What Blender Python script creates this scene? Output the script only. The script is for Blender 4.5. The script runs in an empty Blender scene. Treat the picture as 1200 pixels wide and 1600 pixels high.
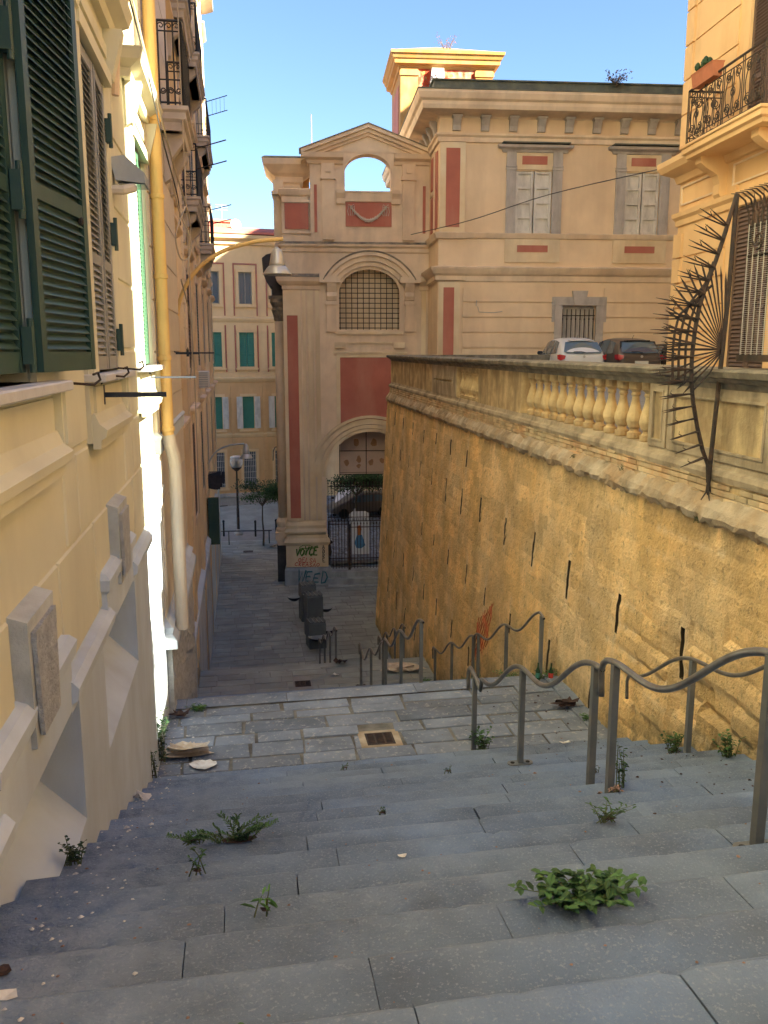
import bpy, math, random
from mathutils import Vector, Matrix, noise
rnd = random.Random(7)
R = math.radians
sc = bpy.context.scene
col = sc.collection
# ------------------------------------------------------------------ camera
cam = bpy.data.cameras.new('camera'); camo = bpy.data.objects.new('camera', cam); col.objects.link(camo)
cam.sensor_fit = 'VERTICAL'; cam.sensor_height = 36.0; cam.lens = 1350.0 / 1600.0 * 36.0
cam.clip_start = 0.05; cam.clip_end = 3000
camo.location = (0, 0, 0); camo.rotation_euler = (R(90 - 10.5), 0, R(-9.3))
sc.camera = camo
# ------------------------------------------------------------------ light
SUN_AZ = (0.795, -0.606); SUN_EL = 31.0
w = bpy.data.worlds.new('World'); sc.world = w; w.use_nodes = True
wn = w.node_tree; bg = wn.nodes['Background']
sky = wn.nodes.new('ShaderNodeTexSky'); sky.sky_type = 'NISHITA'; sky.sun_disc = False
sky.sun_elevation = R(SUN_EL); sky.sun_rotation = math.atan2(SUN_AZ[0], SUN_AZ[1])
sky.air_density = 0.9; sky.dust_density = 0.4; sky.ozone_density = 4.0; sky.altitude = 50
wn.links.new(sky.outputs[0], bg.inputs[0]); bg.inputs[1].default_value = 0.038
sun = bpy.data.lights.new('sun', 'SUN'); sun.energy = 4.8; sun.angle = R(0.53); sun.color = (1.0, 0.96, 0.80)
suno = bpy.data.objects.new('sun', sun); col.objects.link(suno)
ce = math.cos(R(SUN_EL)); sd = Vector((SUN_AZ[0] * ce, SUN_AZ[1] * ce, math.sin(R(SUN_EL))))
suno.rotation_euler = sd.to_track_quat('Z', 'Y').to_euler()
sc.view_settings.view_transform = 'Standard'; sc.view_settings.look = 'None'
sc.view_settings.exposure = 3.08; sc.view_settings.gamma = 1.0
try:
    sc.cycles.max_bounces = 8; sc.cycles.diffuse_bounces = 5; sc.cycles.use_denoising = True
    sc.cycles.use_adaptive_sampling = True; sc.cycles.adaptive_threshold = 0.02
except Exception: pass
# ------------------------------------------------------------------ materials
MATS = {}
def mat(name, c, rough=.85, var=.18, scale=2.0, bump=.15, bscale=45, dirt=None, damt=0.0, dscale=1.3, stretch=.2,
        metal=0.0, tone=0.0, spec=.3, speck=None, samt=0.0, sscale=30, c2=None, c2s=1.0, c2t=.5, c2w=.12, stain=None, samax=1.0, dirtv=None, bdist=.02, alpha=1.0, trans=0.0, emis=None, emp=0):
    m = bpy.data.materials.new(name); m.use_nodes = True; MATS[name] = m
    nt = m.node_tree; N = nt.nodes; L = nt.links; b = N['Principled BSDF']
    tc = N.new('ShaderNodeTexCoord')
    def noi(s, det=4, stretchz=1.0, off=0.0, rg=.6):
        mp = N.new('ShaderNodeMapping'); mp.inputs['Scale'].default_value = (1, 1, stretchz); mp.inputs['Location'].default_value = (off, off * .7, off * .3)
        L.new(tc.outputs['Object'], mp.inputs[0])
        n = N.new('ShaderNodeTexNoise'); n.inputs['Scale'].default_value = s; n.inputs['Detail'].default_value = det; n.inputs['Roughness'].default_value = rg
        L.new(mp.outputs[0], n.inputs['Vector']); return n.outputs['Fac']
    def ramp(src, a, bb):
        r = N.new('ShaderNodeMapRange'); r.inputs[1].default_value = a; r.inputs[2].default_value = bb; r.clamp = True
        L.new(src, r.inputs[0]); return r.outputs[0]
    def mix(f, A, B):
        x = N.new('ShaderNodeMix'); x.data_type = 'RGBA'
        if isinstance(f, (int, float)): x.inputs['Factor'].default_value = f
        else: L.new(f, x.inputs['Factor'])
        for s, v in ((6, A), (7, B)):
            if isinstance(v, (tuple, list)): x.inputs[s].default_value = (v[0], v[1], v[2], 1)
            else: L.new(v, x.inputs[s])
        return x.outputs[2]
    def mul(src, k):
        x = N.new('ShaderNodeMath'); x.operation = 'MULTIPLY'; L.new(src, x.inputs[0])
        if isinstance(k, (int, float)): x.inputs[1].default_value = k
        else: L.new(k, x.inputs[1])
        return x.outputs[0]
    cur = tuple(c)
    if c2 is not None:
        cur = mix(ramp(noi(c2s, 6, 1, 3.1), c2t - c2w, c2t + c2w), cur, c2)
    if var > 0:
        dk = N.new('ShaderNodeMapRange'); dk.inputs[1].default_value = .25; dk.inputs[2].default_value = .75
        dk.inputs[3].default_value = 1 - var; dk.inputs[4].default_value = 1 + var
        L.new(noi(scale, 6, 1, 1.7), dk.inputs[0])
        hs = N.new('ShaderNodeVectorMath'); hs.operation = 'SCALE'
        if isinstance(cur, tuple): hs.inputs[0].default_value = cur
        else: L.new(cur, hs.inputs[0])
        L.new(dk.outputs[0], hs.inputs['Scale']); cur = hs.outputs[0]
    if tone > 0:
        at = N.new('ShaderNodeAttribute'); at.attribute_name = 'tone'
        tr = N.new('ShaderNodeMapRange'); tr.inputs[3].default_value = 1 - tone; tr.inputs[4].default_value = 1 + tone
        L.new(at.outputs['Fac'], tr.inputs[0])
        hs = N.new('ShaderNodeVectorMath'); hs.operation = 'SCALE'
        if isinstance(cur, tuple): hs.inputs[0].default_value = cur
        else: L.new(cur, hs.inputs[0])
        L.new(tr.outputs[0], hs.inputs['Scale']); cur = hs.outputs[0]
    if dirt is not None and damt > 0:
        f = mul(ramp(noi(dscale, 7, stretch, 9.3), .46, .68), damt); cur = mix(f, cur, dirt)
    if stain is not None:
        at = N.new('ShaderNodeAttribute'); at.attribute_name = 'stain'
        f = mul(mul(at.outputs['Fac'], ramp(noi(7, 6, .35, 4.4), .35, .6)), samax); cur = mix(f, cur, stain)
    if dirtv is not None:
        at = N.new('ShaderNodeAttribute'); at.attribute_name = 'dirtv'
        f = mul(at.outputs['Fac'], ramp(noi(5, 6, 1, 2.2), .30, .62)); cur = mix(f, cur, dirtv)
    if speck is not None:
        f = mul(ramp(noi(sscale, 5, 1, 6.2, .7), .56, .64), samt); cur = mix(f, cur, speck)
    if isinstance(cur, tuple): b.inputs['Base Color'].default_value = (*cur, 1)
    else: L.new(cur, b.inputs['Base Color'])
    b.inputs['Roughness'].default_value = rough; b.inputs['Metallic'].default_value = metal
    b.inputs['Specular IOR Level'].default_value = spec
    if bump > 0:
        bp = N.new('ShaderNodeBump'); bp.inputs['Strength'].default_value = min(1, bump); bp.inputs['Distance'].default_value = bdist
        L.new(noi(bscale, 6, 1, .4, .65), bp.inputs['Height']); L.new(bp.outputs[0], b.inputs['Normal'])
    if trans > 0: b.inputs['Transmission Weight'].default_value = trans
    if alpha < 1: b.inputs['Alpha'].default_value = alpha
    if emis: b.inputs['Emission Color'].default_value = (*emis, 1); b.inputs['Emission Strength'].default_value = emp
    return m
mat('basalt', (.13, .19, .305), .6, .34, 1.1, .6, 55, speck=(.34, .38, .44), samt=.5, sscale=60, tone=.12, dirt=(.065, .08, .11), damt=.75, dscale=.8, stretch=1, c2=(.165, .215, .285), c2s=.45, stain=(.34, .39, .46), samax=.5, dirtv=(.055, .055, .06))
mat('paver', (.185, .215, .265), .7, .3, 2.2, .45, 40, tone=.24, dirt=(.20, .20, .20), damt=.4, stretch=1, speck=(.5, .48, .43), samt=.5, sscale=14)
mat('street_paver', (.29, .305, .285), .7, .25, 1.0, .3, 40, tone=.12, dirt=(.2, .195, .185), damt=.35, stretch=1, speck=(.3, .3, .28), samt=.12, sscale=18)
mat('mortar', (.22, .21, .18), .95, .35, 4, .5, 60, c2=(.10, .09, .08), c2s=1.6, c2t=.5)
mat('terrace_asphalt', (.26, .25, .24), .9, .15, 3, .2, 80)
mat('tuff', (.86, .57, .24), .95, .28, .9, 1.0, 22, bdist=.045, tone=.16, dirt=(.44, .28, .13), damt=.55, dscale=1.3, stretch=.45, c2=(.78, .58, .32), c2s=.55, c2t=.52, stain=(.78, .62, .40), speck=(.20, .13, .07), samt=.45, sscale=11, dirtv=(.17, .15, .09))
mat('mortar_ledge', (.50, .42, .31), .95, .25, 3, .8, 30, dirt=(.17, .14, .09), damt=.7, dscale=2.2, stretch=1, c2=(.42, .30, .18), c2s=2.2)
mat('old_plaster', (.62, .48, .27), .9, .2, 3, .5, 30, dirt=(.20, .15, .09), damt=.8, dscale=3, stretch=.25, c2=(.40, .29, .16), c2s=2.6)
mat('old_stone', (.44, .36, .25), .9, .2, 3, .5, 40, dirt=(.11, .09, .065), damt=.75, dscale=2.2, stretch=.4)
mat('cap_stone', (.27, .235, .18), .9, .25, 3, .6, 40, dirt=(.10, .09, .07), damt=.75, dscale=2.4, stretch=1, c2=(.16, .14, .11), c2s=4)
mat('brick', (.52, .33, .18), .95, .2, 5, .6, 40, tone=.3, dirt=(.60, .48, .30), damt=.85, dscale=2.2, stretch=1, c2=(.56, .46, .29), c2s=1.4, c2t=.5)
mat('slot_shade', (.06, .045, .03), 1, .3, 6, .4, 30)  # slot lining coloured near black to stand for the shade inside
mat('void', (.02, .018, .015), 1, 0, bump=0)
mat('wall_cream', (.68, .64, .46), .85, .06, 1.2, .1, 90, dirt=(.50, .46, .33), damt=.5, dscale=.9, stretch=.35)
mat('plinth_grey', (.55, .61, .66), .85, .09, 1.2, .12, 90, dirt=(.38, .40, .40), damt=.55, dscale=1.2, stretch=.4)
mat('rough_stone', (.56, .56, .53), .95, .2, 9, 1.0, 30, bdist=.05, dirt=(.34, .34, .33), damt=.4, dscale=14, stretch=1)
mat('keystone_grey', (.50, .52, .50), .9, .15, 5, .35, 60, dirt=(.28, .27, .24), damt=.4, dscale=4, stretch=1)
mat('marble', (.62, .60, .57), .5, .12, 3, .1, 40, dirt=(.40, .38, .36), damt=.4, dscale=4, stretch=1)
mat('ochre', (.84, .65, .43), .88, .10, .7, .12, 70, dirt=(.60, .43, .27), damt=.5, dscale=.8, stretch=.16, c2=(.78, .58, .37), c2s=.35)
mat('ochre_light', (.82, .68, .46), .88, .09, .9, .1, 70, dirt=(.50, .38, .24), damt=.6, dscale=.9, stretch=.16, c2=(.74, .56, .33), c2s=.5)
mat('ochre_trim', (.82, .66, .47), .88, .10, 1.5, .1, 70, dirt=(.46, .36, .26), damt=.5, dscale=1.1, stretch=.25, c2=(.74, .56, .38), c2s=.4)
mat('grime_top', (.16, .14, .11), .95, .3, 3, .3, 40, c2=(.32, .26, .18), c2s=3)
mat('oxide_red', (.47, .16, .11), .88, .14, 1.0, .1, 70, dirt=(.54, .26, .18), damt=.6, dscale=1.0, stretch=.3)
mat('orange_wall', (.80, .54, .27), .88, .06, .9, .1, 70, dirt=(.50, .28, .11), damt=.35, dscale=.8, stretch=.3)
mat('grey_trim', (.50, .45, .40), .88, .12, 2.5, .15, 60, dirt=(.25, .21, .17), damt=.5, dscale=2, stretch=.3)
mat('roof_flash', (.11, .12, .10), .8, .25, 2, .1, 40, c2=(.17, .17, .12), c2s=2)
mat('far_peach', (.82, .58, .31), .9, .08, .9, .1, 60, dirt=(.55, .36, .2), damt=.4, dscale=.7, stretch=.3)
mat('far_orange', (.74, .46, .22), .9, .08, .9, .1, 60, dirt=(.45, .28, .14), damt=.4, dscale=.7, stretch=.3)
mat('tower_yellow', (.46, .23, .06), .9, .12, 1.2, .3, 30, dirt=(.42, .26, .14), damt=.5, dscale=1.4, stretch=.5)
mat('tower_red', (.42, .05, .015), .9, .2, 1.2, .3, 30, dirt=(.6, .42, .26), damt=.7, dscale=1.8, stretch=.6)
mat('stone_grey', (.38, .40, .40), .85, .2, 2, .2, 50, dirt=(.15, .15, .14), damt=.5, dscale=2, stretch=.5)
mat('dark_stone', (.075, .065, .06), .9, .3, 3, .4, 30)
mat('shutter_green', (.035, .075, .055), .45, .12, 3, .05, 60, dirt=(.10, .13, .11), damt=.25, dscale=3, spec=.4)
mat('shutter_pale', (.055, .125, .07), .5, .08, 3, .05, 60)
mat('shutter_grey', (.30, .29, .25), .55, .08, 3, .05, 60)
mat('shutter_brown', (.13, .085, .065), .6, .1, 3, .05, 60)
mat('shutter_teal', (.06, .22, .16), .6, .1, 3, .05, 60)
mat('white_wood', (.70, .65, .57), .7, .1, 4, .1, 50, dirt=(.36, .32, .27), damt=.5, dscale=4, stretch=.3)
mat('iron', (.05, .04, .035), .75, .25, 8, .15, 80, spec=.25, dirt=(.14, .075, .045), damt=.5, dscale=8, stretch=1)
mat('iron_blue', (.035, .04, .05), .5, .1, 8, 0, metal=.2)
mat('rail_steel', (.24, .225, .20), .34, .15, 8, .06, 120, metal=.6, spec=.5, dirt=(.13, .085, .06), damt=.55, dscale=7, stretch=1)
mat('post_grey', (.15, .158, .16), .5, .15, 6, .06, 90, metal=.2, spec=.4, dirt=(.26, .22, .18), damt=.5, dscale=6, stretch=.5)
mat('pipe_yellow', (.78, .53, .19), .55, .08, 3, .03, 60, dirt=(.50, .30, .12), damt=.3, dscale=3, stretch=.3)
mat('pipe_beige', (.62, .55, .44), .6, .08, 3, .03, 60)
mat('cable', (.42, .36, .28), .7, 0, bump=0)
mat('cable_dark', (.06, .055, .05), .7, 0, bump=0)
mat('lamp_metal', (.50, .49, .46), .35, .12, 4, .04, 60, metal=.4)
mat('lamp_glass', (.75, .75, .72), .15, 0, bump=0, alpha=.35, spec=.6)
mat('glass_dark', (.10, .12, .14), .08, .1, 1, 0, spec=.7)
mat('glass_car', (.10, .14, .17), .05, 0, bump=0, spec=.8)
mat('bin_grey', (.12, .135, .14), .5, .12, 5, .05, 60, dirt=(.14, .15, .145), damt=.4, dscale=4, stretch=.6)
mat('bin_lid', (.30, .31, .30), .5, .15, 5, .05, 60)
mat('car_white', (.72, .72, .72), .25, .02, 2, 0, spec=.5)
mat('car_black', (.03, .024, .022), .22, .02, 2, 0, spec=.6)
mat('car_brown', (.10, .08, .07), .28, .02, 2, 0, spec=.6)
mat('tyre', (.02, .02, .02), .8, 0, bump=0)
mat('tail_red', (.40, .02, .03), .25, 0, bump=0, spec=.5)
mat('plate', (.65, .65, .62), .5, 0, bump=0)
mat('black_paint', (.02, .02, .022), .4, 0, bump=0)
mat('bark', (.11, .085, .06), .95, .3, 6, .6, 30)
mat('leaf', (.055, .12, .035), .55, .25, 5, 0, tone=.55, spec=.3)
mat('leaf_bright', (.085, .19, .045), .5, .25, 8, 0, tone=.5, spec=.3)
mat('leaf_dark', (.028, .065, .025), .55, .25, 5, 0, tone=.5)
mat('leaf_dry', (.28, .17, .13), .8, .3, 8, 0, tone=.4)
mat('stem', (.10, .12, .05), .7, .2, 8, 0)
mat('paper', (.74, .72, .68), .8, .1, 9, .1, 60, dirt=(.45, .36, .26), damt=.5, dscale=12, stretch=1)
mat('cardboard', (.52, .42, .31), .85, .2, 8, .15, 50, dirt=(.70, .66, .6), damt=.6, dscale=9, stretch=1)
mat('litter_dark', (.06, .035, .03), .8, .3, 8, .2, 50)
mat('bottle_glass', (.02, .06, .03), .1, 0, bump=0, spec=.8)
mat('label_red', (.5, .05, .04), .6, 0, bump=0)
mat('terracotta', (.45, .17, .09), .85, .15, 5, .1, 50)
mat('clothes', (.045, .045, .055), .9, .3, 8, .2, 40)
mat('graf_green', (.09, .20, .03), .8, 0, bump=0)
mat('graf_red', (.60, .08, .06), .8, 0, bump=0)
mat('graf_wall_red', (.52, .15, .07), .9, .3, 8, 0)
mat('graf_teal', (.05, .17, .20), .8, 0, bump=0)
mat('graf_black', (.03, .03, .03), .8, 0, bump=0)
mat('sign_white', (.86, .88, .90), .6, .05, 3, 0)
mat('fig_orange', (.70, .22, .06), .7, .2, 9, 0)
mat('fig_blue', (.12, .30, .50), .7, .2, 9, 0)
mat('banner', (.62, .47, .38), .9, .08, 2, .05, 60)
mat('banner_fig', (.42, .24, .14), .9, .2, 9, 0)
mat('ac_white', (.62, .60, .55), .6, .1, 4, 0)
mat('roof_red', (.52, .15, .10), .85, .2, 2, .1, 30)
mat('garland', (.56, .48, .40), .9, .1, 6, .1, 50)
# ------------------------------------------------------------------ mesh builder
class MB:
    def __init__(s, K=1.0): s.v = []; s.f = []; s.t = []; s.K = K; s.st = None; s.dt = None; s.tone = .5
    def face(s, pts, tone=None):
        i = len(s.v); s.v += [tuple(p) for p in pts]; s.f.append(tuple(range(i, i + len(pts)))); s.t.append(s.tone if tone is None else tone)
    def add(s, vs, fs, tone=None):
        i = len(s.v); s.v += [tuple(p) for p in vs]
        for f in fs: s.f.append(tuple(i + k for k in f)); s.t.append(s.tone if tone is None else tone)
    def box(s, x0, x1, y0, y1, z0, z1, tone=None):
        s.add([(x0, y0, z0), (x1, y0, z0), (x1, y1, z0), (x0, y1, z0), (x0, y0, z1), (x1, y0, z1), (x1, y1, z1), (x0, y1, z1)],
              [(0, 3, 2, 1), (4, 5, 6, 7), (0, 1, 5, 4), (1, 2, 6, 5), (2, 3, 7, 6), (3, 0, 4, 7)], tone)
    def cbox(s, x0, x1, y0, y1, z0, z1, c=.01, M=None, tone=None):
        """box with chamfered edges all round"""
        c = min(c, (x1 - x0) * .45, (y1 - y0) * .45, (z1 - z0) * .45)
        vs = []
        for z, i in ((z0, c), (z0 + c, 0), (z1 - c, 0), (z1, c)):
            vs += [(x0 + i, y0 + i * 0 + (c if i else 0), z), (x1 - i, y0 + (c if i else 0), z), (x1 - i, y1 - (c if i else 0), z), (x0 + i, y1 - (c if i else 0), z)]
        fs = [(3, 2, 1, 0), (12, 13, 14, 15)]
        for k in range(3):
            for j in range(4): a = k * 4 + j; b2 = k * 4 + (j + 1) % 4; fs.append((a, b2, b2 + 4, a + 4))
        if M is not None: vs = [tuple(M @ Vector(p)) for p in vs]
        s.add(vs, fs, tone)
    def prism(s, poly, y0, y1, axis='y', M=None):
        """poly: list of 2D (a,b). axis y: (a->x, b->z) extruded y0..y1; axis x: (a->y,b->z); axis z: (a->x,b->y)"""
        def P(a, b, t): return {'y': (a, t, b), 'x': (t, a, b), 'z': (a, b, t)}[axis]
        n = len(poly); vs = [P(a, b, y0) for a, b in poly] + [P(a, b, y1) for a, b in poly]
        fs = [tuple(range(n)), tuple(range(2 * n - 1, n - 1, -1))] + [(i, i + n, (i + 1) % n + n, (i + 1) % n) for i in range(n)]
        if M is not None: vs = [tuple(M @ Vector(p)) for p in vs]
        s.add(vs, fs)
    def tube(s, pts, r, n=8, cap=True):
        pts = [Vector(p) for p in pts]; m = len(pts)
        rr = r if isinstance(r, (list, tuple)) else [r] * m
        t = (pts[1] - pts[0]).normalized(); up = Vector((0, 0, 1)) if abs(t.z) < .9 else Vector((1, 0, 0))
        u = t.cross(up).normalized(); vs = []
        for i in range(m):
            tt = (pts[min(i + 1, m - 1)] - pts[max(i - 1, 0)])
            if tt.length > 1e-9: t = tt.normalized()
            u = (u - t * u.dot(t)); u = u.normalized() if u.length > 1e-6 else t.orthogonal().normalized()
            vv = t.cross(u)
            for k in range(n):
                a = 2 * math.pi * k / n; vs.append(pts[i] + (u * math.cos(a) + vv * math.sin(a)) * rr[i])
        fs = []
        for i in range(m - 1):
            for k in range(n): a = i * n + k; b2 = i * n + (k + 1) % n; fs.append((a, b2, b2 + n, a + n))
        if cap: fs.append(tuple(range(n - 1, -1, -1))); fs.append(tuple((m - 1) * n + k for k in range(n)))
        s.add(vs, fs)
    def bar(s, p, q, w_, h=None):
        s.tube([p, q], (w_ if h is None else max(w_, h)) * .7, 4)
    def lathe(s, prof, cx, cy, n=12, zoff=0, sq=False):
        """prof: (r,z) list"""
        vs = []; m = len(prof)
        for r_, z in prof:
            for k in range(n):
                a = 2 * math.pi * (k + (.5 if sq else 0)) / n; vs.append((cx + r_ * math.cos(a), cy + r_ * math.sin(a), z + zoff))
        fs = [tuple(range(n - 1, -1, -1)), tuple((m - 1) * n + k for k in range(n))]
        for i in range(m - 1):
            for k in range(n): a = i * n + k; b2 = i * n + (k + 1) % n; fs.append((a, b2, b2 + n, a + n))
        s.add(vs, fs)
    def sweep(s, path, prof, closed=False, caps=True):
        """plan path (x,y); profile (out,z), out to the right-hand side of travel"""
        n = len(path); offs = []
        for i in range(n):
            P = Vector(path[i])
            a = (P - Vector(path[i - 1])).normalized() if (i > 0 or closed) else None
            b2 = (Vector(path[(i + 1) % n]) - P).normalized() if (i < n - 1 or closed) else None
            na = Vector((a.y, -a.x)) if a else None; nb = Vector((b2.y, -b2.x)) if b2 else None
            if na is None: o = nb
            elif nb is None: o = na
            else: o = (na + nb) / max(.2, 1 + na.dot(nb))
            offs.append(o)
        m = len(prof); vs = []
        for i in range(n):
            for (o, z) in prof: vs.append((path[i][0] + offs[i].x * o, path[i][1] + offs[i].y * o, z))
        fs = []
        for i in range(n if closed else n - 1):
            j = (i + 1) % n
            for k in range(m - 1): fs.append((i * m + k, j * m + k, j * m + k + 1, i * m + k + 1))
            fs.append((i * m + m - 1, j * m + m - 1, j * m, i * m))
        if caps and not closed: fs.append(tuple(range(m))); fs.append(tuple((n - 1) * m + k for k in range(m - 1, -1, -1)))
        s.add(vs, fs)
    def wall(s, x0, x1, z0, z1, ops=(), y=0.0, dep=.2, back=False):
        """sheet at y facing -y with rectangular openings (a,b,c,d) and reveals"""
        xs = sorted({x0, x1, *[min(max(o[i], x0), x1) for o in ops for i in (0, 1)]}); zs = sorted({z0, z1, *[min(max(o[i], z0), z1) for o in ops for i in (2, 3)]})
        for i in range(len(xs) - 1):
            for k in range(len(zs) - 1):
                cx = (xs[i] + xs[i + 1]) / 2; cz = (zs[k] + zs[k + 1]) / 2
                if any(o[0] < cx < o[1] and o[2] < cz < o[3] for o in ops): continue
                s.face([(xs[i], y, zs[k]), (xs[i + 1], y, zs[k]), (xs[i + 1], y, zs[k + 1]), (xs[i], y, zs[k + 1])])
                if back: s.face([(xs[i], y + dep, zs[k]), (xs[i], y + dep, zs[k + 1]), (xs[i + 1], y + dep, zs[k + 1]), (xs[i + 1], y + dep, zs[k])])
        for o in ops:
            a, b2, c, d = o[:4]; ar = len(o) > 4
            s.face([(a, y, c), (a, y + dep, c), (a, y + dep, d if not ar else o[4]), (a, y, d if not ar else o[4])])
            s.face([(b2, y, c), (b2, y, d if not ar else o[4]), (b2, y + dep, d if not ar else o[4]), (b2, y + dep, c)])
            s.face([(a, y, c), (b2, y, c), (b2, y + dep, c), (a, y + dep, c)])
            if not ar: s.face([(a, y, d), (a, y + dep, d), (b2, y + dep, d), (b2, y, d)])
            else: s.arch((a + b2) / 2, o[4], (b2 - a) / 2, d - o[4], y, dep, back)
    def arch(s, cx, zs, rx, rz, y, dep, back=False, n=20):
        P = [(cx + rx * math.cos(math.pi * k / n), zs + rz * math.sin(math.pi * k / n)) for k in range(n + 1)]
        zt = zs + rz
        for k in range(n):
            (a, za), (b2, zb) = P[k], P[k + 1]
            s.face([(b2, y, zb), (a, y, za), (a, y, zt), (b2, y, zt)])
            s.face([(a, y, za), (b2, y, zb), (b2, y + dep, zb), (a, y + dep, za)])
            if back: s.face([(b2, y + dep, zb), (b2, y + dep, zt), (a, y + dep, zt), (a, y + dep, za)])
    def ring(s, cx, zs, r0, r1, y0, y1, a0=0, a1=180, n=28, k=1.0):
        """archivolt band between r0 and r1 (z-radius scaled by k), from y0 (front) to y1"""
        vs = []; fs = []
        for i in range(n + 1):
            a = R(a0 + (a1 - a0) * i / n); c, d = math.cos(a), math.sin(a)
            for r_ in (r0, r1):
                for yy in (y0, y1): vs.append((cx + r_ * c, yy, zs + r_ * d * k))
        for i in range(n):
            A = i * 4; B = A + 4
            fs += [(A, A + 2, B + 2, B), (A + 2, A + 3, B + 3, B + 2), (A + 1, B + 1, B + 3, A + 3), (A, B, B + 1, A + 1)]
        fs += [(0, 1, 3, 2), (n * 4, n * 4 + 2, n * 4 + 3, n * 4 + 1)]
        s.add(vs, fs)
    def build(s, name, m, parent=None, smooth=False, **props):
        me = bpy.data.meshes.new(name); K = s.K
        me.from_pydata([(a * K, b2 * K, c * K) for a, b2, c in s.v] if K != 1 else s.v, [], s.f)
        me.materials.append(MATS[m] if isinstance(m, str) else m)
        at = me.attributes.new('tone', 'FLOAT', 'FACE'); at.data.foreach_set('value', s.t)
        if s.st is not None:
            a2 = me.attributes.new('stain', 'FLOAT', 'POINT'); a2.data.foreach_set('value', s.st)
        if s.dt is not None:
            a2 = me.attributes.new('dirtv', 'FLOAT', 'POINT'); a2.data.foreach_set('value', s.dt)
        if smooth: me.polygons.foreach_set('use_smooth', [True] * len(me.polygons))
        me.validate(); me.update()
        o = bpy.data.objects.new(name, me); col.objects.link(o)
        if parent is not None: o.parent = parent
        for k, v in props.items(): o[k] = v
        return o
def fixn(o):
    import bmesh
    bm = bmesh.new(); bm.from_mesh(o.data); bmesh.ops.recalc_face_normals(bm, faces=bm.faces); bm.to_mesh(o.data); bm.free(); return o
def tag(o, label, cat, group=None):
    o['label'] = label; o['category'] = cat
    if group: o['group'] = group
    return o
def empty(name, label, cat, loc=(0, 0, 0), rz=0, group=None):
    o = bpy.data.objects.new(name, None); col.objects.link(o); o.location = loc; o.rotation_euler = (0, 0, R(rz)); o.empty_display_size = .2
    return tag(o, label, cat, group)
def struct(o): o['kind'] = 'structure'; return o
def kids(o): return [c for c in bpy.data.objects if c.parent == o]
def copy_tree(o, parent=None):
    c = o.copy(); col.objects.link(c)
    if parent is not None: c.parent = parent
    for ch in kids(o): copy_tree(ch, c)
    return c
def each(name, m, parent, boxes, K_=1.0):
    out = []
    for b_ in boxes:
        q = MB(K_); q.box(*b_); out.append(q.build(name, m, parent))
    return out
def text_mesh(name, txt, size, m, M, parent, bold=0.0, ext=.004, space=1.0):
    cu = bpy.data.curves.new(name, 'FONT'); cu.body = txt; cu.size = size; cu.extrude = ext; cu.offset = bold; cu.space_character = space
    cu.align_x = 'CENTER'; cu.align_y = 'CENTER'; cu.resolution_u = 3
    t = bpy.data.objects.new(name + '_tmp', cu); col.objects.link(t)
    dg = bpy.context.evaluated_depsgraph_get(); me = bpy.data.meshes.new_from_object(t.evaluated_get(dg)); bpy.data.objects.remove(t)
    me.transform(M); me.materials.clear(); me.materials.append(MATS[m])
    o = bpy.data.objects.new(name, me); col.objects.link(o); o.parent = parent
    return o
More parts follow.
